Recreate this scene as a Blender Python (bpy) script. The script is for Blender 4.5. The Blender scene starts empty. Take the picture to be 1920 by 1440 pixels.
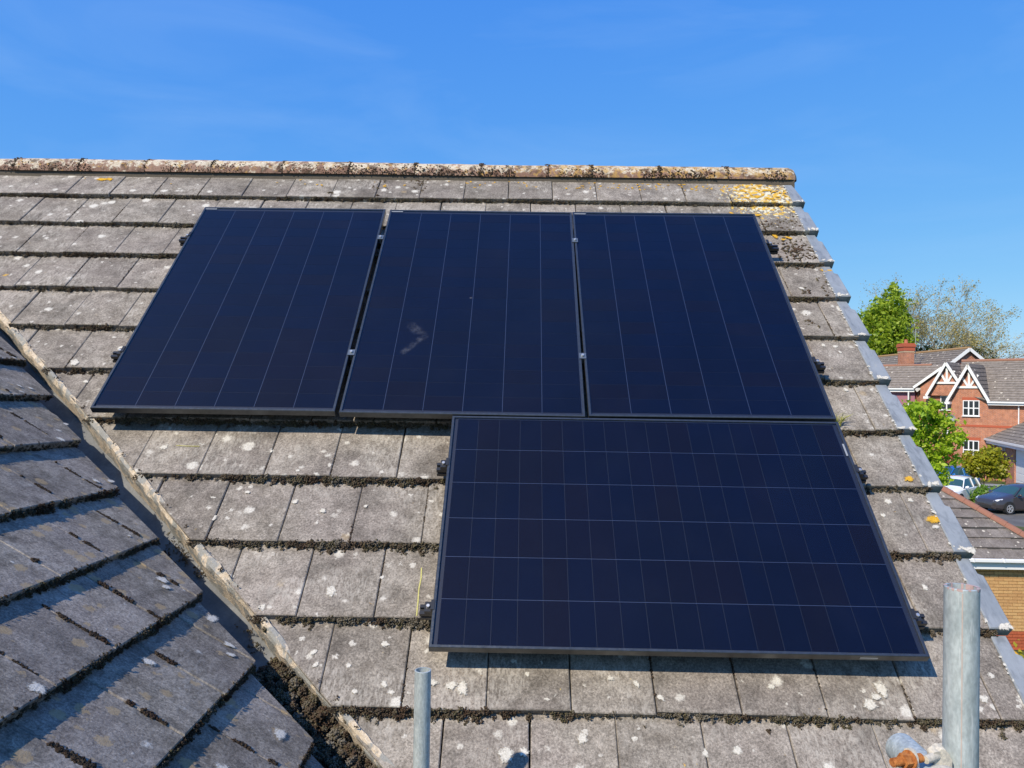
import bpy, math, random
import numpy as np
from mathutils import Vector, Matrix
random.seed(7); rng = np.random.default_rng(11)
scn = bpy.context.scene
COL = scn.collection
GZ = 7.14                                   # height of the roof frame's origin above the ground

# ------------------------------------------------------------------ camera
cam_d = bpy.data.cameras.new('camera'); cam = bpy.data.objects.new('camera', cam_d); COL.objects.link(cam)
cam_d.sensor_width = 36; cam_d.lens = 36 * 1452.668 / 1920; cam_d.clip_start = .05; cam_d.clip_end = 3000
Rm = [[0.999815413467524, -0.011046510183402197, -0.015719847503464515],
      [0.010849661550686363, 0.9998623444622423, -0.01255296660968756],
      [0.015856350052888775, 0.012380094476067798, 0.9997976342359307]]
CAMP = Vector((1.98958879, -4.81823945, 6.00097185))
M = Matrix.Identity(4)
for i in range(3):
    M[i][0] = Rm[i][0]; M[i][1] = Rm[i][2]; M[i][2] = -Rm[i][1]; M[i][3] = CAMP[i]
cam.matrix_world = M
scn.camera = cam
scn.cycles.diffuse_bounces = 2

# ------------------------------------------------------------------ light
SUN = Vector((-.485, -.56, .67)).normalized()
EL = math.asin(SUN.z); AZ = math.atan2(SUN.x, SUN.y)
w = bpy.data.worlds.new('World'); scn.world = w; w.use_nodes = True
nt = w.node_tree; nt.nodes.clear()
wo = nt.nodes.new('ShaderNodeOutputWorld'); bg = nt.nodes.new('ShaderNodeBackground')
sky = nt.nodes.new('ShaderNodeTexSky'); sky.sky_type = 'NISHITA'; sky.sun_disc = False
sky.sun_elevation = EL; sky.sun_rotation = AZ
sky.air_density = 1.0; sky.dust_density = .1; sky.ozone_density = 2.0; sky.altitude = 50
# the camera's rendering of a clear sky: one power curve per channel over the whole dome
sep_c = nt.nodes.new('ShaderNodeSeparateColor'); com_c = nt.nodes.new('ShaderNodeCombineColor')
for ci, (gam, gain) in enumerate(((.95, .62), (.584, 1.87), (.12, 6.90))):
    pw = nt.nodes.new('ShaderNodeMath'); pw.operation = 'POWER'; pw.inputs[1].default_value = gam
    ml = nt.nodes.new('ShaderNodeMath'); ml.operation = 'MULTIPLY'; ml.inputs[1].default_value = gain
    nt.links.new(sep_c.outputs[ci], pw.inputs[0]); nt.links.new(pw.outputs[0], ml.inputs[0]); nt.links.new(ml.outputs[0], com_c.inputs[ci])
tc = nt.nodes.new('ShaderNodeTexCoord')
mp = nt.nodes.new('ShaderNodeMapping'); mp.inputs['Scale'].default_value = (1.2, 1.2, 5.0); mp.inputs['Rotation'].default_value = (.25, .5, .3)
nz = nt.nodes.new('ShaderNodeTexNoise'); nz.inputs['Scale'].default_value = 2.2; nz.inputs['Detail'].default_value = 7; nz.inputs['Roughness'].default_value = .55; nz.inputs['Distortion'].default_value = .6
rp = nt.nodes.new('ShaderNodeMapRange'); rp.inputs[1].default_value = .48; rp.inputs[2].default_value = .85; rp.inputs[3].default_value = 0; rp.inputs[4].default_value = .19
mx = nt.nodes.new('ShaderNodeMix'); mx.data_type = 'RGBA'
mx.inputs[7].default_value = (4.6, 6.6, 9.5, 1)
L = nt.links.new
L(sky.outputs[0], sep_c.inputs[0]); L(com_c.outputs[0], mx.inputs[6])
L(tc.outputs['Generated'], mp.inputs[0]); L(mp.outputs[0], nz.inputs['Vector']); L(nz.outputs[0], rp.inputs[0]); L(rp.outputs[0], mx.inputs[0])
L(mx.outputs[2], bg.inputs['Color']); L(bg.outputs[0], wo.inputs[0])
bg.inputs['Strength'].default_value = .1
sd = bpy.data.lights.new('sun', 'SUN'); sd.energy = 5.0; sd.angle = math.radians(.53); sd.color = (1, .885, .715)
so = bpy.data.objects.new('sun', sd); COL.objects.link(so); so.location = (-8, -10, 20)
so.rotation_euler = SUN.to_track_quat('Z', 'Y').to_euler()
vs = scn.view_settings
scn.display_settings.display_device = 'sRGB'
vs.view_transform = 'Standard'; vs.look = 'None'; vs.exposure = 0.1; vs.gamma = 1; vs.use_curve_mapping = False

# ------------------------------------------------------------------ helpers
PW = {}
def wm(o): return PW[o.name] if o else Matrix.Identity(4)
def reg(o, parent, local):
    o.parent = parent; o.matrix_parent_inverse = Matrix.Identity(4); o.matrix_basis = local
    PW[o.name] = wm(parent) @ local
    COL.objects.link(o)
    return o
def thing(name, label, cat, mat=None, group=None, kind=None):
    o = bpy.data.objects.new(name, None); o.empty_display_size = .1
    reg(o, None, mat or Matrix.Identity(4))
    o['label'] = label; o['category'] = cat
    if group: o['group'] = group
    if kind: o['kind'] = kind
    return o
class MB:
    def __init__(s): s.v = []; s.f = []; s.m = []; s.tint = None
    def add(s, vs, fs, mi=0, M=None):
        b = len(s.v)
        for p in vs:
            p = Vector(p)
            s.v.append(tuple(M @ p) if M else tuple(p))
        for f in fs: s.f.append(tuple(b + i for i in f)); s.m.append(mi)
    def box(s, lo, hi, M=None, mi=0):
        x0, y0, z0 = lo; x1, y1, z1 = hi
        s.add([(x0,y0,z0),(x1,y0,z0),(x1,y1,z0),(x0,y1,z0),(x0,y0,z1),(x1,y0,z1),(x1,y1,z1),(x0,y1,z1)],
              [(0,3,2,1),(4,5,6,7),(0,1,5,4),(1,2,6,5),(2,3,7,6),(3,0,4,7)], mi, M)
    def prism(s, poly, z0, z1, M=None, mi=0):
        # poly: list of (x,y) counter-clockwise, extruded along z
        n = len(poly)
        s.add([(x, y, z0) for x, y in poly] + [(x, y, z1) for x, y in poly],
              [tuple(range(n-1, -1, -1)), tuple(range(n, 2*n))] + [(i, (i+1) % n, n+(i+1) % n, n+i) for i in range(n)], mi, M)
    def beam(s, a, b, w, h, up=(0,0,1), M=None, mi=0):
        a = Vector(a); b = Vector(b); d = (b-a).normalized(); up = Vector(up)
        x = d.cross(up).normalized(); y = x.cross(d).normalized()
        vs = [a+x*i*w/2+y*j*h/2 for i, j in ((-1,-1),(1,-1),(1,1),(-1,1))] + [b+x*i*w/2+y*j*h/2 for i, j in ((-1,-1),(1,-1),(1,1),(-1,1))]
        s.add(vs, [(0,3,2,1),(4,5,6,7),(0,1,5,4),(1,2,6,5),(2,3,7,6),(3,0,4,7)], mi, M)
    def tube(s, pts, rads, n=8, caps=True, mi=0, M=None):
        pts = [Vector(p) for p in pts]; b = len(s.v)
        for i, p in enumerate(pts):
            d = (pts[min(i+1, len(pts)-1)] - pts[max(i-1, 0)]).normalized()
            a = Vector((0,0,1)) if abs(d.z) < .9 else Vector((1,0,0))
            x = d.cross(a).normalized(); y = d.cross(x).normalized()
            for k in range(n):
                t = 2*math.pi*k/n; q = p + (x*math.cos(t)+y*math.sin(t))*rads[i]
                s.v.append(tuple(M @ q) if M else tuple(q))
        for i in range(len(pts)-1):
            for k in range(n):
                s.f.append((b+i*n+k, b+i*n+(k+1) % n, b+(i+1)*n+(k+1) % n, b+(i+1)*n+k)); s.m.append(mi)
        if caps:
            s.f.append(tuple(b+k for k in range(n-1, -1, -1))); s.m.append(mi)
            e = b+(len(pts)-1)*n; s.f.append(tuple(e+k for k in range(n))); s.m.append(mi)
    def mesh(s, name, mats, smooth=False, bevel=0):
        me = bpy.data.meshes.new(name); me.from_pydata(s.v, [], s.f)
        for m in (mats if isinstance(mats, (list, tuple)) else [mats]): me.materials.append(m)
        if any(s.m): me.polygons.foreach_set('material_index', s.m)
        if smooth: me.polygons.foreach_set('use_smooth', [True]*len(s.f))
        me.update()
        return me
    def build(s, name, mats, parent=None, local=None, smooth=False, kind=None, angle=None, label=None):
        me = s.mesh(name, mats, smooth)
        if angle: 
            import bmesh
            bm = bmesh.new(); bm.from_mesh(me); bmesh.ops.remove_doubles(bm, verts=bm.verts, dist=1e-5)
            bmesh.ops.recalc_face_normals(bm, faces=bm.faces)
            for f in bm.faces: f.smooth = True
            for e_ in bm.edges:
                if len(e_.link_faces) != 2 or e_.calc_face_angle(0) > angle: e_.smooth = False
            bm.to_mesh(me); bm.free()
        o = bpy.data.objects.new(name, me); reg(o, parent, local or Matrix.Identity(4))
        if kind: o['kind'] = kind
        if label: o['label'] = label
        return o
def inst(name, me, parent, local):
    return reg(bpy.data.objects.new(name, me), parent, local)
def np_mesh(name, V, F, mat, parent=None, tint=None, kind=None, local=None, smooth=False):
    me = bpy.data.meshes.new(name); n = len(F); k = F.shape[1]
    me.vertices.add(len(V)); me.vertices.foreach_set('co', np.ascontiguousarray(V, dtype=np.float32).ravel())
    me.loops.add(n*k); me.loops.foreach_set('vertex_index', np.ascontiguousarray(F, dtype=np.int32).ravel())
    me.polygons.add(n); me.polygons.foreach_set('loop_start', np.arange(0, n*k, k, dtype=np.int32))
    if smooth: me.polygons.foreach_set('use_smooth', np.ones(n, dtype=bool))
    me.update(calc_edges=True)
    if tint is not None:
        at = me.attributes.new('tint', 'FLOAT', 'POINT'); at.data.foreach_set('value', tint.astype(np.float32))
    me.materials.append(mat)
    o = bpy.data.objects.new(name, me); reg(o, parent, local or Matrix.Identity(4))
    if kind: o['kind'] = kind
    return o
def frame(o, x, y, z):
    m = Matrix.Identity(4)
    for i in range(3): m[i][0] = x[i]; m[i][1] = y[i]; m[i][2] = z[i]; m[i][3] = o[i]
    return m
def T(x, y, z): return Matrix.Translation((x, y, z))
def rz(a): return Matrix.Rotation(a, 4, 'Z')

# ------------------------------------------------------------------ materials
class NT:
    def __init__(s, name):
        s.m = bpy.data.materials.new(name); s.m.use_nodes = True; s.t = s.m.node_tree; s.t.nodes.clear()
        s.out = s.n('ShaderNodeOutputMaterial')
    def n(s, t, **k):
        x = s.t.nodes.new(t)
        for a, b in k.items(): setattr(x, a, b)
        return x
    def l(s, a, b): s.t.links.new(a, b)
    def inp(s, sock, v):
        if hasattr(v, 'is_output') or isinstance(v, bpy.types.NodeSocket): s.l(v, sock)
        else: sock.default_value = v
    def math(s, op, a, b=None, c=None, clamp=False):
        x = s.n('ShaderNodeMath', operation=op); x.use_clamp = clamp
        s.inp(x.inputs[0], a)
        if b is not None: s.inp(x.inputs[1], b)
        if c is not None: s.inp(x.inputs[2], c)
        return x.outputs[0]
    def vmath(s, op, a, b=None):
        x = s.n('ShaderNodeVectorMath', operation=op); s.inp(x.inputs[0], a)
        if b is not None: s.inp(x.inputs[1], b)
        return x.outputs[1] if op in ('LENGTH', 'DISTANCE', 'DOT_PRODUCT') else x.outputs[0]
    def scale(s, v, k):
        x = s.n('ShaderNodeVectorMath', operation='SCALE'); s.inp(x.inputs[0], v); x.inputs[3].default_value = k; return x.outputs[0]
    def noise(s, v, sc, det=3, rough=.5, dist=0):
        x = s.n('ShaderNodeTexNoise'); s.inp(x.inputs['Vector'], v); x.inputs['Scale'].default_value = sc
        x.inputs['Detail'].default_value = det; x.inputs['Roughness'].default_value = rough; x.inputs['Distortion'].default_value = dist
        return x.outputs[0], x.outputs[1]
    def voro(s, v, sc, rand=1.0, feature='F1'):
        x = s.n('ShaderNodeTexVoronoi', feature=feature); s.inp(x.inputs['Vector'], v); x.inputs['Scale'].default_value = sc
        x.inputs['Randomness'].default_value = rand
        return x.outputs[0], x.outputs[1]
    def ramp(s, v, a, b, lo=0., hi=1.):
        x = s.n('ShaderNodeMapRange'); x.interpolation_type = 'SMOOTHSTEP'; s.inp(x.inputs[0], v)
        s.inp(x.inputs[1], a); s.inp(x.inputs[2], b); s.inp(x.inputs[3], lo); s.inp(x.inputs[4], hi)
        return x.outputs[0]
    def mix(s, f, a, b, mode='MIX'):
        x = s.n('ShaderNodeMix', data_type='RGBA'); x.blend_type = mode; s.inp(x.inputs[0], f)
        for k, v in ((6, a), (7, b)):
            if isinstance(v, (tuple, list)): v = tuple(v) + ((1,) if len(v) == 3 else ())
            s.inp(x.inputs[k], v)
        return x.outputs[2]
    def mulv(s, c, f):
        # colour times a scalar
        x = s.n('ShaderNodeVectorMath', operation='SCALE'); s.inp(x.inputs[0], c); s.inp(x.inputs[3], f); return x.outputs[0]
    def pos(s): return s.n('ShaderNodeNewGeometry').outputs['Position']
    def obj(s): return s.n('ShaderNodeTexCoord').outputs['Object']
    def rnd(s): return s.n('ShaderNodeObjectInfo').outputs['Random']
    def attr(s, nme='tint'):
        x = s.n('ShaderNodeAttribute'); x.attribute_name = nme; return x.outputs['Fac']
    def sep(s, v):
        x = s.n('ShaderNodeSeparateXYZ'); s.inp(x.inputs[0], v); return x.outputs
    def comb(s, a, b, c):
        x = s.n('ShaderNodeCombineXYZ')
        for i, v in enumerate((a, b, c)): s.inp(x.inputs[i], v)
        return x.outputs[0]
    def bump(s, h, st=.3, d=.01):
        x = s.n('ShaderNodeBump'); s.inp(x.inputs['Height'], h); x.inputs['Strength'].default_value = st; x.inputs['Distance'].default_value = d
        return x.outputs[0]
    def prin(s, col=(.5,.5,.5), rough=.8, metal=0., normal=None, spec=.5, **k):
        x = s.n('ShaderNodeBsdfPrincipled')
        s.inp(x.inputs['Base Color'], tuple(col)+(1,) if isinstance(col, tuple) and len(col) == 3 else col)
        s.inp(x.inputs['Roughness'], rough); s.inp(x.inputs['Metallic'], metal); x.inputs['Specular IOR Level'].default_value = spec
        if normal is not None: s.l(normal, x.inputs['Normal'])
        for a, b in k.items(): s.inp(x.inputs[a.replace('_', ' ')], b)
        s.l(x.outputs[0], s.out.inputs[0]); return x
def plain(name, col, rough=.7, metal=0., var=.08, sc=30, spec=.5, bump=0, **k):
    t = NT(name); p = t.obj(); n, _ = t.noise(p, sc, 4, .6)
    c = t.mulv(t.mix(0., col, col), t.math('ADD', t.math('MULTIPLY', n, 2*var), 1-var))
    nr = t.bump(n, bump, .005) if bump else None
    t.prin(c, rough, metal, nr, spec, **k); return t.m

def tile_material(name, wing=False):
    t = NT(name); P = t.pos(); r = t.rnd()
    big, _ = t.noise(P, 2.3, 3, .5); mid, midc = t.noise(P, 17, 5, .62); fine, _ = t.noise(P, 120, 4, .7); grit, _ = t.noise(P, 330, 2, .6)
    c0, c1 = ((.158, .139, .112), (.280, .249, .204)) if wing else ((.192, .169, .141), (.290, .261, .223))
    c = t.mix(t.ramp(mid, .34, .66), c0, c1)
    c = t.mix(t.ramp(big, .38, .66, 0, .35), c, (.25, .215, .20))
    v = t.math('ADD', t.math('MULTIPLY', r, .34), .80)
    v = t.math('MULTIPLY', v, t.ramp(fine, .28, .72, .60, 1.38))
    wv, _ = t.noise(P, 62, 3, .6, 2.2); v = t.math('MULTIPLY', v, t.ramp(wv, .42, .60, .88, 1.14))
    v = t.math('MULTIPLY', v, t.ramp(grit, .3, .7, .84, 1.16))
    c = t.mulv(c, v)
    # pale rubbed scuffs, streaked
    sp = t.n('ShaderNodeMapping'); t.l(P, sp.inputs[0]); sp.inputs['Rotation'].default_value = (.5, .3, .4); sp.inputs['Scale'].default_value = (3.5, 1.2, 1.2)
    sa, _ = t.noise(sp.outputs[0], 22, 4, .6, .8); sb, _ = t.noise(P, 3.6, 2, .5, .5)
    sm = t.math('MULTIPLY', t.ramp(sa, .42, .66), t.ramp(sb, .45, .62))
    c = t.mix(t.math('MULTIPLY', sm, .30 if wing else .55), c, (.46, .43, .38))
    # dark algae mottling
    ab, _ = t.noise(P, 6.5, 6, .7)
    c = t.mulv(c, t.ramp(ab, .33, .55, .68, 1.04))
    # white crusty lichen: rounded spots with broken edges
    jit = t.scale(t.vmath('SUBTRACT', t.noise(P, 75, 3, .6)[1], (.5, .5, .5)), .034)
    Q = t.vmath('ADD', P, jit)
    br, _ = t.noise(P, 260, 3, .7)
    def spots(sc, thr, gain, off):
        d, col = t.voro(t.vmath('ADD', Q, off), sc)
        cr = t.sep(col)[0]
        rad = t.math('MULTIPLY', t.math('MAXIMUM', t.math('SUBTRACT', cr, thr), 0.), gain)
        return t.ramp(t.math('SUBTRACT', rad, d), -.02, .13), cr
    w1, _ = spots(9.5, .66 if wing else .36, .52, (0., 0., 0.)); w2, _ = spots(21, .70 if wing else .50, .60, (3.1, 1.7, .4))
    w3, _ = spots(11.0, .72 if wing else .55, .55, (7.7, 2.2, 5.1))
    wm_ = t.math('MAXIMUM', w1, t.math('MULTIPLY', w2, .9))
    wm_ = t.math('MAXIMUM', wm_, t.math('MULTIPLY', w3, .8))
    wm_ = t.math('MULTIPLY', wm_, t.ramp(br, .32, .52, .35, 1.))
    c = t.mix(wm_, c, (.60, .575, .51))
    # ochre ring lichen
    d, col = t.voro(t.vmath('ADD', Q, (1.3, 9.1, 4.4)), 15. if wing else 6.)
    cr = t.sep(col)[1]; rad = t.math('MULTIPLY', t.math('MAXIMUM', t.math('SUBTRACT', cr, .25 if wing else .66), 0.), .62 if wing else .55)
    om = t.ramp(t.math('SUBTRACT', rad, d), 0., .10)
    om = t.math('MULTIPLY', om, t.ramp(br, .3, .6, .3, .75 if wing else .5))
    c = t.mix(om, c, (.38, .28, .15))
    # bright yellow-orange lichen that grows thick by the gable end of the ridge
    if not wing:
        dist = t.vmath('DISTANCE', P, (3.60, .36, GZ+.24))
        den = t.ramp(dist, .10, .48, 1, 0)
        yn, _ = t.noise(P, 30, 4, .65, .4)
        ym = t.ramp(t.math('ADD', t.math('MULTIPLY', den, .27), yn), .70, .80)
        c = t.mix(ym, c, t.mix(t.ramp(fine, .4, .6), (.60, .30, .02), (.62, .47, .10)))
        pn, _ = t.noise(t.vmath('ADD', P, (4., 2., 7.)), 34, 4, .65, .4)
        pm = t.ramp(t.math('ADD', t.math('MULTIPLY', den, .24), pn), .72, .80)
        c = t.mix(pm, c, (.62, .60, .46))
        d2, col2 = t.voro(t.vmath('ADD', Q, (5.3, .1, 2.4)), 4.2)
        sx = t.sep(P)
        high = t.ramp(sx[2], GZ+.05, GZ+.42)
        rad2 = t.math('MULTIPLY', t.math('MAXIMUM', t.math('SUBTRACT', t.sep(col2)[2], t.math('SUBTRACT', .93, t.math('MULTIPLY', high, .15))), 0.), 1.2)
        y2 = t.math('MULTIPLY', t.ramp(t.math('SUBTRACT', rad2, d2), 0., .06), t.ramp(br, .35, .5, .3, 1))
        c = t.mix(y2, c, (.60, .36, .05))
    h = t.math('ADD', t.math('MULTIPLY', fine, .6), t.math('ADD', t.math('MULTIPLY', mid, .8), t.math('MULTIPLY', grit, .3)))
    h = t.math('ADD', h, t.math('MULTIPLY', wm_, .35))
    t.prin(c, .92, 0, t.bump(h, .55, .004), .25); return t.m

def moss_material(name, dark=1.0):
    t = NT(name); a = t.attr(); P = t.pos(); n, _ = t.noise(P, 420, 4, .75); n2, _ = t.noise(P, 9, 2, .5)
    cr = t.n('ShaderNodeValToRGB'); t.l(a, cr.inputs[0]); e = cr.color_ramp
    e.elements[0].color = (.070*dark, .055*dark, .040*dark, 1); e.elements[1].color = (.27*dark, .24*dark, .185*dark, 1)
    for p, col in ((.22, (.105, .072, .050)), (.45, (.140, .116, .082)), (.58, (.150, .135, .070)), (.66, (.165, .140, .105)), (.9, (.215, .195, .155))):
        el = e.elements.new(p); el.color = tuple(x*dark for x in col) + (1,)
    c = t.mulv(cr.outputs[0], t.ramp(n, .30, .70, .30, 1.75))
    c = t.mix(t.ramp(n2, .52, .70, 0, .5), c, (.095*dark, .050*dark, .034*dark))
    t.prin(c, .95, 0, t.bump(n, 1.0, .006), .1); return t.m

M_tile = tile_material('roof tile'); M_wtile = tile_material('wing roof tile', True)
M_moss = moss_material('moss'); M_wmoss_shaded = moss_material('shade-darkened wing moss', .62)  # wing copy darkened: deep shade of the nose faces put into its colour
def mortar_material():
    t = NT('mortar'); P = t.pos(); n, _ = t.noise(P, 14, 5, .65, .5); f, _ = t.noise(P, 90, 4, .7); b, _ = t.noise(P, 5, 2, .5)
    c = t.mix(t.ramp(f, .3, .7), (.46, .38, .28), (.66, .57, .45))
    c = t.mix(t.ramp(t.math('ADD', n, t.math('MULTIPLY', b, .25)), .58, .66), c, (.30, .30, .28))
    c = t.mulv(c, t.ramp(f, .2, .5, .75, 1.))
    t.prin(c, .95, 0, t.bump(t.math('ADD', f, n), .9, .006), .2); return t.m
M_mortar = mortar_material()
def lead_material():
    t = NT('valley lining'); P = t.pos(); n, _ = t.noise(P, 7, 4, .6); f, _ = t.noise(P, 80, 3, .6)
    c = t.mix(t.ramp(n, .35, .65), (.105, .112, .118), (.175, .182, .185)); c = t.mulv(c, t.ramp(f, .2, .8, .85, 1.12))
    t.prin(c, .6, 0, t.bump(n, .3, .006), .4); return t.m
M_lead = lead_material()
def verge_material():
    t = NT('verge strip'); P = t.pos(); n, _ = t.noise(P, 7, 3, .5); f, _ = t.noise(P, 70, 4, .65)
    c = t.mix(t.ramp(n, .3, .7), (.205, .230, .255), (.26, .285, .31)); c = t.mulv(c, t.math('ADD', t.math('MULTIPLY', f, .2), .9)); st, _ = t.noise(t.vmath('MULTIPLY', P, (3., 1., 1.)), 9, 5, .65, .6); c = t.mulv(c, t.ramp(st, .32, .55, .72, 1.05)); c = t.mix(t.ramp(st, .62, .74, 0, .5), c, (.34, .34, .30))
    jit = t.scale(t.vmath('SUBTRACT', t.noise(P, 60, 3, .6)[1], (.5, .5, .5)), .04)
    d, col = t.voro(t.vmath('ADD', P, jit), 9); rad = t.math('MULTIPLY', t.math('MAXIMUM', t.math('SUBTRACT', t.sep(col)[0], .72), 0.), .9)
    m = t.math('MULTIPLY', t.ramp(t.math('SUBTRACT', rad, d), 0, .05), t.ramp(f, .35, .55, .3, 1))
    c = t.mix(m, c, (.55, .55, .50))
    t.prin(c, .45, 0, t.bump(f, .12, .003), .5); return t.m
M_verge = verge_material()
def ridge_material():
    t = NT('ridge tile'); P = t.pos(); r = t.rnd(); n, _ = t.noise(P, 16, 5, .65); f, _ = t.noise(P, 75, 4, .7); y, _ = t.noise(P, 26, 4, .65, .4); y2, _ = t.noise(t.vmath('ADD', P, (3., 8., 1.)), 20, 5, .65, .3)
    c = t.mix(r, (.225, .135, .098), (.31, .205, .155)); c = t.mulv(c, t.ramp(f, .2, .8, .8, 1.2))
    up = t.sep(t.n('ShaderNodeNewGeometry').outputs['Normal'])[2]
    g = t.ramp(up, -.1, .7)                                   # lichen settles on what faces the sky
    pale = t.ramp(t.math('ADD', y2, t.math('MULTIPLY', g, .22)), .61, .72)
    c = t.mix(t.math('MULTIPLY', pale, .9), c, t.mix(t.ramp(f, .35, .65), (.50, .42, .30), (.68, .63, .52)))
    east = t.ramp(t.sep(P)[0], .9, 3.0, 0, .10)
    ym = t.ramp(t.math('ADD', y, t.math('ADD', east, t.math('MULTIPLY', g, .06))), .60, .70)
    c = t.mix(t.math('MULTIPLY', ym, .7), c, (.45, .28, .08))
    dk = t.ramp(n, .36, .50, 1, 0); c = t.mix(t.math('MULTIPLY', dk, .8), c, (.07, .045, .03))
    t.prin(c, .92, 0, t.bump(t.math('ADD', f, n), .8, .006), .2); return t.m
M_ridge = ridge_material()
def brick_material(name, ca, cb, mortar, sw=.225, sh=.075, band=None):
    t = NT(name); o = t.sep(t.obj()); v = t.comb(t.math('ADD', o[0], o[1]), o[2], 0.)
    b = t.n('ShaderNodeTexBrick'); t.l(v, b.inputs['Vector']); b.inputs['Scale'].default_value = 1
    b.inputs['Brick Width'].default_value = sw; b.inputs['Row Height'].default_value = sh; b.inputs['Mortar Size'].default_value = .009
    b.inputs['Color1'].default_value = ca+(1,); b.inputs['Color2'].default_value = cb+(1,); b.inputs['Mortar'].default_value = mortar+(1,)
    n, _ = t.noise(t.obj(), 3, 4, .6); n2, _ = t.noise(t.obj(), 25, 3, .6)
    c = t.mulv(b.outputs[0], t.math('MULTIPLY', t.ramp(n, .25, .75, .80, 1.2), t.ramp(n2, .25, .75, .72, 1.3)))
    t.prin(c, .9, 0, t.bump(b.outputs[1], .3, -.004), .25); return t.m
M_brick = brick_material('red brick', (.48, .165, .078), (.37, .13, .078), (.42, .33, .26))
M_brickhouse = brick_material('house brick', (.40, .20, .10), (.33, .16, .09), (.40, .34, .28))
M_redband = plain('red brick band', (.42, .10, .05), .9, 0, .12)
def far_tile_material(name, sc=7., c0=(.155,.135,.118), c1=(.235,.205,.178)):
    t = NT(name); P = t.pos(); n, _ = t.noise(P, 4, 4, .6); f, _ = t.noise(P, 30, 3, .6); r = t.rnd(); a = t.attr()
    c = t.mix(t.ramp(n, .3, .7), c0, c1); c = t.mulv(c, t.math('MULTIPLY', t.ramp(f, .2, .8, .75, 1.25), t.math('ADD', .85, t.math('MULTIPLY', r, .3))))
    d, col = t.voro(P, sc); rad = t.math('MULTIPLY', t.math('MAXIMUM', t.math('SUBTRACT', t.sep(col)[0], .45), 0.), .62)
    c = t.mix(t.ramp(t.math('SUBTRACT', rad, d), 0, .06, 0, .85), c, (.60, .55, .46))
    t.prin(c, .92, 0, t.bump(f, .5, .01), .2); return t.m
M_ftile = far_tile_material('far roof tile', 3.2); M_gtile = far_tile_material('garage roof tile', 9., (.150,.130,.115), (.215,.190,.170))
M_fridge = plain('far ridge tile', (.30, .15, .10), .9, 0, .25, 12)
M_hip = plain('hip tile terracotta', (.27, .125, .085), .9, 0, .3, 30, bump=.4)
M_white = plain('white paint', (.80, .80, .78), .5, 0, .04)
M_upvc = plain('white plastic', (.80, .81, .82), .35, 0, .03)
M_glass_dark = plain('window glass', (.02, .025, .03), .06, 0, .1, spec=.8)
M_wall_under = plain('roof underlay', (.05, .048, .045), .95)
M_black = plain('black anodised aluminium', (.022, .023, .026), .38, .0, .05, 60, spec=.5)
def frame_material():
    t = NT('panel frame'); P = t.obj(); n, _ = t.noise(P, 40, 3, .5); s, _ = t.noise(t.vmath('MULTIPLY', P, (.4, .4, 1.)), 300, 2, .5)
    t.prin(t.mulv(t.mix(0., (.105, .113, .118), (0,0,0)), t.ramp(n, .2, .8, .85, 1.15)), t.ramp(s, .3, .7, .30, .40), .8, None, .5); return t.m
M_frame = frame_material()
M_steel = plain('bolt steel', (.62, .62, .61), .42, .8, .05)
def cell_material():
    t = NT('solar cell'); r = t.rnd(); P = t.pos(); n, _ = t.noise(P, 3, 2, .5); o = t.sep(t.obj())
    fing = t.math('PINGPONG', t.math('MULTIPLY', o[0], 1.), .0057)
    c = t.mix(t.ramp(r, .35, 1.0), (.0003, .0015, .0115), (.0020, .0014, .0068))
    c = t.mulv(c, t.ramp(n, .3, .7, .85, 1.15))
    t.prin(c, .6, 0, None, .1); return t.m
M_cell = cell_material()
M_back = plain('black backsheet', (.005, .009, .024), .6)
M_ribbon = plain('cell ribbon', (.030, .046, .100), .5, 0, .05)
SMEAR = [(1.4256, -0.8064, 6.3443), (1.4868, -0.8664, 6.2854), (1.4026, -0.95, 6.2031)]
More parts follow.
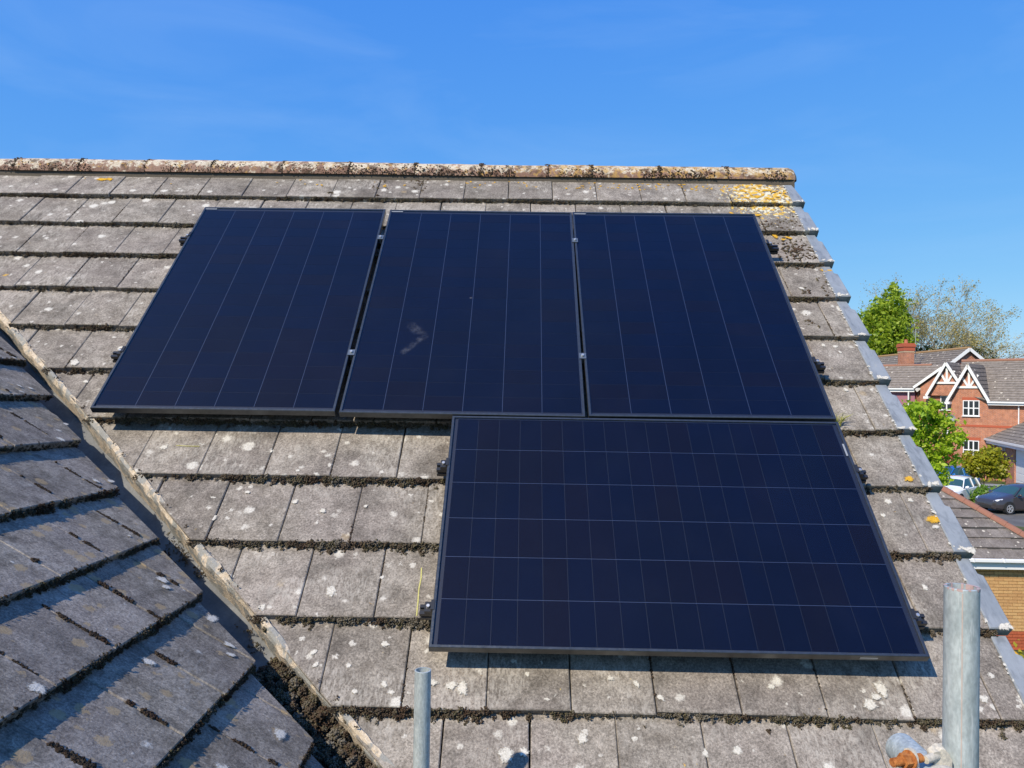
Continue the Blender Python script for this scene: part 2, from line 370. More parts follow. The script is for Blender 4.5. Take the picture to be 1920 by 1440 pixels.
def pane_material():
    t = NT('panel glass'); P = t.pos()
    fr = t.n('ShaderNodeFresnel'); fr.inputs[0].default_value = 1.36
    gl = t.n('ShaderNodeBsdfGlossy'); gl.inputs['Roughness'].default_value = .02; gl.inputs['Color'].default_value = (.70, .92, 1, 1)
    tr = t.n('ShaderNodeBsdfTransparent'); tr.inputs['Color'].default_value = (.98, .98, .98, 1)
    geo = t.n('ShaderNodeNewGeometry')
    f2 = t.math('MULTIPLY', fr.outputs[0], t.math('SUBTRACT', 1., geo.outputs['Backfacing']))
    m1 = t.n('ShaderNodeMixShader'); t.l(f2, m1.inputs[0]); t.l(tr.outputs[0], m1.inputs[1]); t.l(gl.outputs[0], m1.inputs[2])
    # dust, dried drops and a few smears on the glass
    n, _ = t.noise(P, 5, 5, .6, .4); s, _ = t.noise(P, 60, 3, .6)
    dust = t.ramp(n, .40, .8, .0002, .0016)
    d, col = t.voro(P, 7); rad = t.math('MULTIPLY', t.math('MAXIMUM', t.math('SUBTRACT', t.sep(col)[0], .86), 0.), .6)
    sp = t.math('MULTIPLY', t.ramp(t.math('SUBTRACT', rad, d), 0, .05, 0, .12), t.ramp(s, .4, .6))
    dust = t.math('MAXIMUM', dust, sp)
    # one wiped smear, two strokes, low on the middle portrait panel
    def stroke(A_, B_, wd):
        ab = Vector(B_)-Vector(A_); k = t.math('DIVIDE', t.vmath('DOT_PRODUCT', t.vmath('SUBTRACT', P, A_), tuple(ab)), ab.length_squared, clamp=True)
        ps = t.n('ShaderNodeVectorMath', operation='SCALE'); ps.inputs[0].default_value = tuple(ab); t.l(k, ps.inputs[3])
        dd = t.vmath('DISTANCE', P, t.vmath('ADD', ps.outputs[0], A_)); return t.ramp(dd, wd*.2, wd, 1, 0)
    ws, _ = t.noise(P, 26, 4, .65)
    sm = t.math('MAXIMUM', stroke(SMEAR[0], SMEAR[1], .040), stroke(SMEAR[1], SMEAR[2], .026))
    sm = t.math('MULTIPLY', t.math('MULTIPLY', sm, t.ramp(ws, .36, .66)), t.ramp(s, .3, .7, .015, .05))
    dust = t.math('MAXIMUM', dust, sm)
    df = t.n('ShaderNodeBsdfDiffuse'); df.inputs[0].default_value = (.50, .52, .56, 1)
    m2 = t.n('ShaderNodeMixShader'); t.l(dust, m2.inputs[0]); t.l(m1.outputs[0], m2.inputs[1]); t.l(df.outputs[0], m2.inputs[2])
    t.l(m2.outputs[0], t.out.inputs[0]); return t.m
M_pane = pane_material()
def galv_material():
    t = NT('galvanised steel'); P = t.obj(); n, _ = t.noise(t.vmath('MULTIPLY', P, (1., 1., .35)), 45, 5, .65); f, _ = t.noise(t.vmath('MULTIPLY', P, (1., 1., .5)), 180, 3, .6); b, _ = t.noise(P, 6, 3, .5)
    c = t.mix(t.ramp(n, .35, .65), (.40, .455, .46), (.50, .555, .555)); c = t.mulv(c, t.ramp(f, .25, .75, .82, 1.12))
    sc_, _ = t.noise(t.vmath('MULTIPLY', P, (1., 1., .12)), 120, 3, .6)
    c = t.mix(t.ramp(sc_, .60, .68, 0, .6), c, (.66, .69, .68))
    c = t.mix(t.ramp(b, .6, .75, 0, .35), c, (.45, .42, .37))
    t.prin(c, t.ramp(n, .3, .7, .5, .65), .35, t.bump(f, .15, .002), .5); return t.m
M_galv = galv_material()
def rust_material(name, c0, c1):
    t = NT(name); P = t.obj(); n, _ = t.noise(P, 130, 4, .65)
    t.prin(t.mix(t.ramp(n, .3, .7), c0, c1), .85, 0, t.bump(n, .7, .002), .25); return t.m
M_rust = rust_material('rusty iron', (.28, .09, .025), (.52, .21, .06))
M_coupler = rust_material('weathered coupler steel', (.40, .38, .33), (.62, .57, .47))
M_red = plain('red paint', (.55, .12, .10), .6, 0, .3, 90)
def lichen_material(name, c0, c1):
    t = NT(name); P = t.pos(); n, _ = t.noise(P, 150, 4, .7); m, _ = t.noise(P, 130, 4, .7)
    bs = t.n('ShaderNodeBsdfDiffuse'); t.l(t.mix(t.ramp(n, .3, .7), c0, c1), bs.inputs[0]); t.l(t.bump(n, .8, .003), bs.inputs['Normal'])
    tr = t.n('ShaderNodeBsdfTransparent'); mxs = t.n('ShaderNodeMixShader')
    t.l(t.ramp(t.math('ADD', t.attr(), t.math('MULTIPLY', m, 1.3)), .80, 1.20), mxs.inputs[0]); t.l(tr.outputs[0], mxs.inputs[1]); t.l(bs.outputs[0], mxs.inputs[2])
    t.l(mxs.outputs[0], t.out.inputs[0]); return t.m
M_lichen = lichen_material('white lichen crust', (.46, .44, .38), (.68, .65, .58))
M_ylichen = lichen_material('orange lichen crust', (.52, .26, .02), (.66, .42, .06))
M_chalk = plain('yellow chalk', (.50, .47, .17), .95, 0, .45, 150)

# ------------------------------------------------------------------ roof frames
A = 0.776926278
MF = frame((0, 0, GZ), (1, 0, 0), (0, math.cos(A), math.sin(A)), (0, -math.sin(A), math.cos(A)))     # main roof: x along ridge, y up the slope, z off it
H0 = -.115
V1 = Vector((-0.91696338, -0.53893298, -0.69115199+GZ))
CD = Vector((-0.03259485, 0.99932635, -0.01686452)); SL = Vector((0.82233608, 0.01722397, -0.56874133)); WN = Vector((0.56806773, 0.03240634, 0.82234353))
WOFF = -.07
MW = frame(V1 + WN*WOFF, CD, -SL, WN)                                                                     # wing roof: x along its courses, y up the slope
VD = Vector((0.72596334, -0.49040333, -0.48216366))
NM = MF.to_3x3() @ Vector((0, 0, 1))

def clip(poly, nx, ny, c):
    """keep nx*x+ny*y <= c"""
    out = []
    for i in range(len(poly)):
        p, q = poly[i], poly[(i+1) % len(poly)]; a = nx*p[0]+ny*p[1]-c; b = nx*q[0]+ny*q[1]-c
        if a <= 0: out.append(p)
        if (a < 0 < b) or (b < 0 < a):
            k = a/(a-b); out.append((p[0]+(q[0]-p[0])*k, p[1]+(q[1]-p[1])*k))
    return out
def inset(poly, d):
    n = len(poly); out = []
    for i in range(n):
        p = Vector(poly[i]); a = (p-Vector(poly[i-1])).normalized(); b = (Vector(poly[(i+1) % n])-p).normalized()
        na = Vector((-a.y, a.x)); nb = Vector((-b.y, b.x)); m = na+nb
        if m.length < 1e-4: m = na
        m = m.normalized(); k = d/max(.35, m.dot(na)); out.append((p.x+m.x*k, p.y+m.y*k))
    return out
def tile_mesh(poly, mat, step=.030, gauge=.3415, nose_t=.031, ch=.0035):
    """poly in tile coordinates: y=0 is the nose, y grows up the slope; top of the nose at z=0"""
    top = lambda y: -step*y/gauge
    bot = lambda y: top(y) - nose_t + .03*y
    ins = inset(poly, ch); n = len(poly)
    vs = [(x, y, top(y)) for x, y in ins] + [(x, y, top(y)-ch) for x, y in poly] + [(x, y, min(bot(y), top(y)-ch-.004)) for x, y in poly]
    fs = [tuple(range(n))] + [(n+i, n+(i+1) % n, (i+1) % n, i) for i in range(n)] + [(2*n+i, 2*n+(i+1) % n, n+(i+1) % n, n+i) for i in range(n)] + [tuple(range(3*n-1, 2*n-1, -1))]
    mb = MB(); mb.add(vs, fs); return mb.mesh('roof_tile', mat)
def area(poly): return abs(sum(poly[i][0]*poly[(i+1) % len(poly)][1]-poly[(i+1) % len(poly)][0]*poly[i][1] for i in range(len(poly))))/2

# ------------------------------------------------------------------ setting
def ground_material():
    t = NT('grass ground'); P = t.pos(); n, _ = t.noise(P, .25, 5, .6); f, _ = t.noise(P, 9, 4, .7)
    c = t.mix(t.ramp(n, .35, .65), (.055, .075, .022), (.085, .10, .035)); t.prin(t.mulv(c, t.ramp(f, .2, .8, .7, 1.3)), .95, 0, t.bump(f, .6, .03), .2); return t.m
def asphalt_material():
    t = NT('asphalt'); P = t.pos(); n, _ = t.noise(P, .8, 4, .6); f, _ = t.noise(P, 40, 3, .7)
    c = t.mix(t.ramp(n, .3, .7), (.105, .10, .095), (.15, .145, .135)); t.prin(t.mulv(c, t.ramp(f, .2, .8, .8, 1.2)), .9, 0, t.bump(f, .4, .01), .3); return t.m
M_ground = ground_material(); M_asph = asphalt_material()
g = MB(); g.add([(-900,-900,0),(900,-900,0),(900,1500,0),(-900,1500,0)], [(0,1,2,3)]); o = g.build('ground', M_ground); o['kind'] = 'structure'
g = MB(); g.prism([(25.5,33.5),(36,20),(44,20),(36.2,44.5),(36.6,52.5),(33.4,53.2),(26.5,41.5)], -.05, .006); o = g.build('driveway', M_asph); o['kind'] = 'structure'
g = MB(); g.prism([(23.5,33.0),(25.46,33.5),(26.46,41.5),(25.5,44.5),(24.5,44.0)], -.05, .010); o = g.build('path', plain('paving', (.30,.28,.25), .9, 0, .15, 3)); o['kind'] = 'structure'

# ------------------------------------------------------------------ the house under the camera
house = thing('tiled_house', 'weathered grey concrete tiled house roof in front, mossy courses, carrying four solar panels', 'house')
EAVE_V = 3.40
b = MB()
ys = MF @ Vector((0, -EAVE_V+.06, -.19)); zt = ys.z
WX = MW @ Vector((0, -3.10, -.1))
b.box((1.6, ys.y+.12, 0), (3.78, ys.y+.37, zt-.05)); b.box((1.35, -6.0, 0), (1.6, ys.y+.37, zt-.10))
b.box((3.53, ys.y+.37, 0), (3.78, 3.2, zt-.05)); b.box((-4.5, 3.0, 0), (3.53, 3.2, zt-.05)); b.box((-4.5, -6.0, 0), (-4.25, 3.0, zt-.05)); b.box((-4.25, -6.0, 0), (1.35, -5.8, zt-.1))
b.build('wall', M_brickhouse, house)
g = MB(); apz = (MF @ Vector((0, .76, H0-.08)))
g.add([(3.53, ys.y+.15, zt-.05), (3.53, 2*apz.y-ys.y-.15, zt-.05), (3.53, apz.y, apz.z-.08), (3.78, ys.y+.15, zt-.05), (3.78, 2*apz.y-ys.y-.15, zt-.05), (3.78, apz.y, apz.z-.08)],
      [(0,1,2),(3,5,4),(0,3,4,1),(1,4,5,2),(2,5,3,0)]); g.build('gable_wall', M_brickhouse, house)
# roof body of the main slope: a thin deck under the tiles, cut at the valley
I0 = Vector((-0.97525, 0, 0))
u_of = lambda v: -0.9753 + (v-.9304)*(.726/.688)                 # valley line on the main roof, in (u, v)
HD = H0-.152
poly = [(u_of(-.75)-.0, -.75), (3.80, -.75), (3.80, EAVE_V-.03), (u_of(EAVE_V-.03), EAVE_V-.03)]
b = MB(); b.prism([(p[0], -p[1]) for p in poly][::-1], HD-.02, HD, MF)
back = 2*apz.y
pb = [MF @ Vector((u, .76, HD)) for u in (-4.5, 3.80)]
b.add([pb[0], pb[1], (3.80, back-ys.y, zt-.05), (-4.5, back-ys.y, zt-.05)], [(0,1,2,3)])
main_roof = b.build('main_roof', M_wall_under, house)
# tiles of the main slope
G0_, WID = .3415, .2968
noseV = [-.34+G0_*k for k in range(12)]; noseV[11] = EAVE_V
tile_full = tile_mesh([(0,0),(WID-.004,0),(WID-.004,.415),(0,.415)], M_tile)
def cut_u(v): return -0.917-.028 + (v-.869)*1.0403                     # where the cut tiles stop along the valley
main_tiles = []
for k, v in enumerate(noseV):
    off = -1.377 if k % 2 == 0 else -1.2255
    for i in range(-4, 20):
        u0 = off+WID*i
        x0, x1 = u0+.002, u0+WID-.002
        if x0 > 3.79 or x1 < -2.25: continue
        if x1 > 3.795: x1 = 3.80
        up = .415 if k else .30
        pl = [(x0, 0), (x1, 0), (x1, up), (x0, up)]
        # keep u >= cut_u(v - y): u - 1.0403*(-y) ... -> -u -1.0403*y <= -cut_u(v)
        pc = clip(pl, -1, -1.0403, -cut_u(v))
        if len(pc) < 3 or area(pc) < .004: continue
        if x1-x0 < .05: continue
        full = len(pc) == 4 and abs(area(pc)-(WID-.004)*.415) < 1e-5
        loc = Matrix.Identity(4)
        jit = (T(u0+.002, -v+random.gauss(0, .003), H0+random.uniform(-.002, .003)) @ rz(random.gauss(0, .0045)) @ Matrix.Rotation(random.gauss(0, .006), 4, 'Y'))
        if full: me = tile_full
        else: me = tile_mesh([(x-x0, y) for x, y in pc], M_tile)
        main_tiles.append(inst('roof_tile', me, main_roof, MF @ jit))
# verge strips, one per course
for k, v in enumerate(noseV[:12]):
    vt = (v-G0_+.012) if k else -.60
    L_ = v-vt
    pl = [(3.770, 0), (3.857, 0), (3.857, L_-.085), (3.838, L_-.075), (3.836, L_), (3.778, L_), (3.774, L_*.5)]
    if k == 0: pl = [(3.775, 0), (3.857, 0), (3.842, L_-.05), (3.835, L_), (3.782, L_)]
    b = MB(); z = lambda y: -.030*y/G0_
    n = len(pl); ins = inset(pl, .004)
    b.add([(x, y, z(y)+.007) for x, y in ins]+[(x, y, z(y)+.003) for x, y in pl]+[(x, y, z(y)-.045) for x, y in pl],
          [tuple(range(n))]+[(n+i, n+(i+1) % n, (i+1) % n, i) for i in range(n)]+[(2*n+i, 2*n+(i+1) % n, n+(i+1) % n, n+i) for i in range(n)]+[tuple(range(3*n-1, 2*n-1, -1))],
          0, T(0, -v, H0+random.uniform(0, .002)))
    b.build('verge_strip', M_verge, main_roof, MF)
# ridge tiles: half-round, butted on the joints seen in the photograph
rj = [-2.49, -2.03, -1.569, -1.115, -.651, -.186, .308, .774, 1.232, 1.69, 2.159, 2.461, 2.932, 3.401, 3.885]
RB = MF @ Vector((0, .630, H0+.012)); RR = .112
rc = Vector((0, RB.y+RR, RB.z-.004))
ridge = b = None
for i in range(len(rj)-1):
    x0, x1 = rj[i]+.002, rj[i+1]-.002
    b = MB(); nseg, nl = 14, 6; end = i == len(rj)-2
    R1 = RR+random.uniform(-.003, .003); dz = random.uniform(-.003, .003)
    ring = lambda x, rr: [(x, rc.y-rr*math.cos(math.pi*j/nseg), rc.z+dz+rr*math.sin(math.pi*j/nseg)*.98) for j in range(nseg+1)]
    xs = [x0, x0+.006] + [x0+.006+(x1-x0-.012)*j/nl for j in range(1, nl)] + [x1-.006, x1]
    rs = [R1-.003, R1]+[R1+random.uniform(-.001,.001) for _ in range(nl-1)]+[R1, R1-.003]
    if end: xs = xs[:-2]+[x1-.05, x1-.018, x1]; rs = rs[:-2]+[R1, R1-.012, R1-.038]
    vs_ = []
    for x, rr in zip(xs, rs): vs_ += ring(x, rr)
    m = nseg+1
    fs = [(a*m+j, (a+1)*m+j, (a+1)*m+j+1, a*m+j+1) for a in range(len(xs)-1) for j in range(nseg)]
    fs = [f[::-1] for f in fs] + [tuple(range(m)), tuple((len(xs)-1)*m+j for j in range(nseg, -1, -1))]
    b.add(vs_, fs); b.build('ridge_tile', M_ridge, main_roof, angle=.6)
# mortar bedding below the ridge tiles and in their joints
b = MB(); b.box((-2.5, rc.y-RR+.012, rc.z-.06), (3.86, rc.y+RR-.012, rc.z+.01)); 
for x in rj[1:-1]:
    b.tube([(x-.004, rc.y, rc.z), (x+.004, rc.y, rc.z)], [RR-.010]*2, 24)
b.build('ridge_mortar', plain('dark mortar', (.10,.085,.065), .95, 0, .3, 60, bump=.6), main_roof)

# wing roof
b = MB(); WL = 2.05
vwx = lambda y: -.0412+(y-.0241)*.586                         # valley line on the wing roof
b.prism([(-5.2, -3.12), (vwx(-3.12)-.0, -3.12), (vwx(WL), WL), (-5.2, WL)], -.178, -.158, MW)
wing_roof = b.build('wing_roof', M_wall_under, house)
WC = [(-.31, -.465), (-.523, -.783), (-.805, -1.134), (-1.007, -1.472), (-1.198, -1.78), (-1.378, -2.082), (-1.594, -2.41), (-1.809, -2.722), (-2.03, -3.06)]
WC = [(-.31+.2*j*1.03, -.465+.328*j) for j in (7, 6, 5, 4, 3, 2, 1)] + WC
WWID = .308
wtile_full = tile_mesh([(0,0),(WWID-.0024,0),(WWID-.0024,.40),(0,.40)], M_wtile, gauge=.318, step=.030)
wing_tiles = []; joints_w = []
for k, (cx, y) in enumerate(WC):
    gidx = k-8                                               # photo course index
    off = -1.60 if gidx % 2 == 1 else -1.752
    up = .40
    for i in range(-6, 13):
        x0 = off+WWID*i+.0012; x1 = off+WWID*(i+1)-.0012
        xm = -3.05 if y < .1 else -1.6
        if x0 > cx+.3 or x0 < xm: continue
        pl = [(x0, 0), (x1, 0), (x1, up), (x0, up)]
        pc = clip(pl, 1, -.60, cx)
        if len(pc) < 3 or area(pc) < .003: continue
        full = len(pc) == 4 and abs(area(pc)-(WWID-.0024)*.40) < 1e-5
        jit = T(x0, y+random.uniform(-.004, .004), random.uniform(-.003, .003)) @ rz(random.uniform(-.006, .006)) @ Matrix.Rotation(random.uniform(-.008, .008), 4, 'Y')
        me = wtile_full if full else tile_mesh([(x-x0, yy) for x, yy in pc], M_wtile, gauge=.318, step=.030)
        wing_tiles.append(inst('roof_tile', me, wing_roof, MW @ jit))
        if x1 < cx-.02 and full: joints_w.append((x1+.003, y))
b = MB()                                                     # the courses beyond the frame, one stepped piece
for cx, y in WC[4:]:
    b.box((-5.2, y, -.03), (-3.06 if y < .1 else -1.7, y+.33, 0), MW @ T(0, 0, 0))
b.build('tile_courses', M_wtile, wing_roof, kind='stuff')
# valley lining: a folded sheet
def solve3(n1, c1, n2, c2, n3, c3):
    return Vector(np.linalg.solve(np.array([n1, n2, n3]), np.array([c1, c2, c3])))
Pm = MF @ Vector((0, 0, HD+.008)); Pw = MW @ Vector((0, 0, -.158+.008))
cen = solve3(NM, NM.dot(Pm), WN, WN.dot(Pw), VD, VD.dot(V1))
dm = VD.cross(NM).normalized(); dm = dm if dm.dot(Vector((1, 0, .2))) > 0 else -dm
dw = VD.cross(WN).normalized(); dw = dw if dw.dot(Vector((-1, 0, .5))) > 0 else -dw
b = MB(); ts = np.linspace(-2.4, 3.72, 60); prof = [(dm*.17, NM*.0), (dm*.02, NM*0), (Vector((0,0,0)), (NM+WN)*.004), (dw*.02, WN*0), (dw*.22, WN*0)]
vs_ = []
for t_ in ts:
    wob = .002*math.sin(t_*9)+.0015*math.sin(t_*23)
    for d_, o_ in prof: vs_.append(cen+VD*t_+d_+o_+NM*wob)
for t_ in ts:
    for d_, o_ in prof: vs_.append(cen+VD*t_+d_+o_-NM*.003-WN*.002)
n = len(prof); N_ = len(ts)*n
b.add(vs_, [(i*n+j, i*n+j+1, (i+1)*n+j+1, (i+1)*n+j)[::-1] for i in range(len(ts)-1) for j in range(n-1)] + [(N_+i*n+j, N_+i*n+j+1, N_+(i+1)*n+j+1, N_+(i+1)*n+j) for i in range(len(ts)-1) for j in range(n-1)])
b.build('valley_lining', M_lead, house)
# mortar fillet along the cut tiles
nl = 420; ts = np.linspace(-2.2, 3.72, nl)
def wob(seed, n, sc):
    r_ = np.random.default_rng(seed); x = r_.normal(size=n+sc*2); k = np.hanning(sc); k /= np.sqrt((k**2).sum()); return np.convolve(x, k, 'same')[sc:sc+n]
W1, W2, W3, W4 = [.6*x for x in (wob(1, nl, 9), wob(2, nl, 30), wob(3, nl, 5), wob(4, nl, 16))]
VM = MF.inverted().to_3x3() @ VD                              # valley direction in the main roof frame
px_ = Vector((VM.y, -VM.x, 0)).normalized(); px_ = px_ if px_.x > 0 else -px_
org = Vector((-.917-.028, -.869, H0))
vs_ = []
for i, t_ in enumerate(ts):
    c_ = org+VM*t_
    w0 = -.024-.006*W2[i]-.003*W1[i]; zo = -.010+.004*W4[i]
    sec = [(w0-.016, -.155), (w0-.010+.002*W3[i], -.085+.003*W4[i]), (w0-.006+.003*W3[i], -.040+.003*W1[i]), (w0+.002+.003*W1[i], zo-.012+.003*W3[i]), (-.010+.004*W4[i], zo-.003+.003*W1[i]), (.003+.003*W3[i], zo-.002+.003*W4[i]), (.010, -.030)]
    for d_, z_ in sec: vs_.append(c_+px_*d_+Vector((0, 0, z_)))
n = 7; b = MB()
b.add(vs_, [(i*n+j, i*n+j+1, (i+1)*n+j+1, (i+1)*n+j)[::-1] for i in range(nl-1) for j in range(n-1)])
o = b.build('valley_mortar', M_mortar, house, MF)

# ------------------------------------------------------------------ moss and lichen on the roof
def ico(sub=1):
    import bmesh
    bm = bmesh.new(); bmesh.ops.create_icosphere(bm, subdivisions=sub, radius=1)
    V = np.array([v.co[:] for v in bm.verts]); F = np.array([[v.index for v in f.verts] for f in bm.faces]); bm.free(); return V, F
ICO = {1: ico(1), 2: ico(2)}
def clumps(name, C, R, tint, mat, parent, M=None, squash=.75, sub=1, rough=.34):
    """many moss cushions in one mesh. C: centres, R: radii (local frame M)"""
    IV, IF = ICO[sub]
    N = len(C); C = np.asarray(C); R = np.asarray(R)
    sh = rng.uniform(1-rough, 1+rough, (N, len(IV), 1)); ax = rng.uniform(.7, 1.35, (N, 1, 3)); ax[:, :, 2] *= squash
    V = (IV[None]*sh*ax*R[:, None, None] + C[:, None, :]).reshape(-1, 3)
    F = (IF[None]+(np.arange(N)*len(IV))[:, None, None]).reshape(-1, 3)
    if M is not None:
        m = np.array(M); V = V @ m[:3, :3].T + m[:3, 3]
    tn = np.repeat(np.clip(tint, 0, 1), len(IV))+rng.uniform(-.10, .10, N*len(IV))
    return np_mesh(name, V, F, mat, parent, np.clip(tn, 0, 1), 'stuff')
OV = np.array([(1,0,0),(-1,0,0),(0,1,0),(0,-1,0),(0,0,1),(0,0,-1)], float); OF = np.array([(0,2,4),(2,1,4),(1,3,4),(3,0,4),(2,0,5),(1,2,5),(3,1,5),(0,3,5)])
ICO[0] = (OV, OF)
def fuzz(C, R, T, n, up=(0, 0, 1)):
    """break every cushion into n small tufts spread over its upper side"""
    C = np.asarray(C, float); R = np.asarray(R, float); T = np.asarray(T, float); N = len(C)
    d = rng.normal(size=(N, n, 3))+.35*np.asarray(up); d /= np.linalg.norm(d, axis=2)[:, :, None]
    P = C[:, None, :]+d*(R[:, None]*rng.uniform(.35, 1.05, (N, n)))[:, :, None]
    r_ = R[:, None]*rng.uniform(.20, .40, (N, n)); t_ = T[:, None]+rng.normal(0, .10, (N, n))
    return P.reshape(-1, 3), r_.reshape(-1), np.clip(t_.reshape(-1), 0, 1)
def noise1(x, seed, sc):
    r_ = np.random.default_rng(seed); g_ = r_.uniform(0, 1, 4000); q = (x-(-10))*sc; i = np.floor(q).astype(int); f_ = q-i; f_ = f_*f_*(3-2*f_)
    return g_[i % 4000]*(1-f_)+g_[(i+1) % 4000]*f_
def under_panel(u, v):
    return ((u > .08) & (u < 3.38) & (v > .05) & (v < 1.66)) | ((u > 1.75) & (u < 3.36) & (v > 1.7) & (v < 2.8))
Cs, Rs, Ts = [], [], []
for k, v in enumerate(noseV[:-1]):
    u0 = max(cut_u(v)-.005, -2.0); L_ = 3.80-u0; foot = .012+.034*k/10
    n = int(L_*(215+4*k)); u = rng.uniform(u0, 3.80, n)
    den = noise1(u, 50+k, 4.5)*.55+noise1(u, 90+k, 17)*.45
    keep = (rng.uniform(0, 1, n) < np.clip(den*2.2-.12, .30, 1)) & ~under_panel(u, v)
    u = u[keep]; den = den[keep]; n = len(u)
    r_ = rng.uniform(.0060, .0118, n)*(.55+.75*den)*(1+.035*k)
    dep = rng.uniform(0, 1, n)                                     # 0 at the top of the nose, 1 at its foot
    y = -v-rng.uniform(0, 1, n)**1.5*(.002+dep*foot*(.3+den)); z = H0-.007-dep*.024
    q = fuzz(np.stack([u, y, z], 1), r_, np.clip(noise1(u, 7+k, 11)*.7+rng.uniform(0, .35, n), 0, 1), 14 if k < 5 else 26, (0, -.6, .6))
    Cs.append(q[0]); Rs.append(q[1]); Ts.append(q[2])
    n2 = int(L_*5); u = rng.uniform(u0, 3.8, n2); u = u[~under_panel(u, v)]; n2 = len(u); r_ = rng.uniform(.007, .014, n2)
    q = fuzz(np.stack([u, -v-foot*rng.uniform(.3, 1.1, n2), np.full(n2, H0-.026)], 1), r_, rng.uniform(.1, .9, n2), 40)
    Cs.append(q[0]); Rs.append(q[1]); Ts.append(q[2])
    # cushions along the joints between tiles of this course
    off = -1.377 if k % 2 == 0 else -1.2255
    for i in range(-3, 19):
        uj = off+WID*i
        if uj > 3.76 or uj < -2.0: continue
        if random.random() < .55:
            n3 = random.randint(6, 34); s0 = random.uniform(0, .25)
            yy = np.clip(rng.normal(s0, .05, n3), .002, .31); vv = v-yy
            ok = (uj > cut_u(vv)+.01) & ~under_panel(np.full(n3, uj), vv)
            yy = yy[ok]; n3 = len(yy)
            if n3 == 0: continue
            rr = rng.uniform(.0018, .0048, n3)
            Cs.append(np.stack([uj+rng.normal(0, .002, n3), -v+yy, H0-.030*yy/G0_+rr*.2], 1)); Rs.append(rr); Ts.append(rng.uniform(.05, .35, n3))
# brown patches near the gable end, below the ridge
for (uu, vv, nn, su, sv) in ((3.66, .02-.10, 60, .07, .05), (3.62, .22, 90, .08, .055), (3.70, .14, 50, .05, .06), (3.74, .27, 30, .03, .03), (3.55, -.06, 26, .06, .03), (3.75, .55, 16, .02, .06), (3.62, .64, 10, .02, .02), (3.58, .90, 8, .02, .04), (1.00, -.50, 22, .02, .06), (1.29, -.52, 30, .025, .06), (.70, -.40, 10, .02, .01), (1.28, -.60, 14, .04, .01)):
    u = rng.normal(uu, su, nn); v_ = rng.normal(vv, sv, nn)
    kk = np.ceil((v_+.34)/G0_).clip(0, 10); nose = -.34+G0_*kk
    rr = rng.uniform(.004, .011, nn)
    ok = (u < 3.83)
    Cs.append(np.stack([u, -v_, H0-.030*(nose-v_)/G0_+rr*.15], 1)[ok]); Rs.append(rr[ok]); Ts.append(rng.uniform(.08, .55, nn)[ok])
clumps('moss', np.concatenate(Cs), np.concatenate(Rs), np.concatenate(Ts), M_moss, main_roof, MF, sub=0)
# tufts on and below the ridge tiles
Cs, Rs, Ts = [], [], []
for x in rj[1:-1]:
    for _ in range(60):
        a_ = random.uniform(.05, 2.2); rr = random.uniform(.002, .0065)
        Cs.append((x+random.gauss(0, .009), rc.y-(RR+rr*.2)*math.cos(a_), rc.z+(RR+rr*.2)*math.sin(a_))); Rs.append(rr); Ts.append(random.uniform(.0, .5))
for _ in range(3300):
    x = random.uniform(-2.0, 3.8)
    if noise1(np.array([x]), 301, 5)[0] < .30+.10*x/3: continue
    a_ = abs(random.gauss(.12, .30)); rr = random.uniform(.002, .0058)
    if a_ > 1.3: continue
    Cs.append((x, rc.y-(RR+rr*.1)*math.cos(a_), rc.z+(RR+rr*.1)*math.sin(a_))); Rs.append(rr); Ts.append(random.uniform(.0, .35))
clumps('ridge_moss', Cs, Rs, np.array(Ts), M_moss, main_roof)
# wing: courses and joints
Cs, Rs, Ts = [], [], []
for k, (cx, y0) in enumerate(WC):
    if y0 > .2: continue
    L_ = cx+3.2; n = int(L_*210); x = rng.uniform(-3.2, cx-.004, n); den = noise1(x, 150+k, 7)
    keep = rng.uniform(0, 1, n) < np.clip(den*1.3+.35, 0, 1); x = x[keep]; den = den[keep]; n = len(x)
    r_ = rng.uniform(.0060, .0115, n)*(.6+.7*den); face = rng.uniform(0, 1, n)
    q = fuzz(np.stack([x, y0-rng.uniform(0, 1, n)**1.4*(.003+.022*face*den), -.006-face*.028], 1), r_, np.clip(noise1(x, 170+k, 9)*.6+rng.uniform(0, .3, n), 0, 1), 26, (0, -.6, .6)); Cs.append(q[0]); Rs.append(q[1]); Ts.append(q[2])
    n2 = int(L_*34); x = rng.uniform(-3.2, cx-.01, n2); rr = rng.uniform(.002, .006, n2)
    Cs.append(np.stack([x, y0+rng.uniform(-.004, .006, n2), rr*.3], 1)); Rs.append(rr); Ts.append(rng.uniform(0, .8, n2))
for (xj, y0) in joints_w:
    if y0 > .1 or random.random() < .05: continue
    n = random.randint(200, 420); a_ = random.uniform(.0, .10); bb = random.uniform(.16, .31); yy = rng.uniform(a_, bb, n)
    dens = noise1(yy+xj*3+y0*7, 77, 30); yy = yy[dens > .35]; n = len(yy); 
    wv = noise1(yy+xj*5, 78, 18)
    rr = rng.uniform(.0020, .0050, n)*(.6+1.0*wv)
    Cs.append(np.stack([xj+rng.normal(0, .0042, n)*(.5+wv), y0+yy, -.030*yy/.318+rr*.3], 1)); Rs.append(rr); Ts.append(rng.uniform(.08, .40, n))
clumps('moss', np.concatenate(Cs), np.concatenate(Rs), np.concatenate(Ts), M_wmoss_shaded, wing_roof, MW, sub=0)
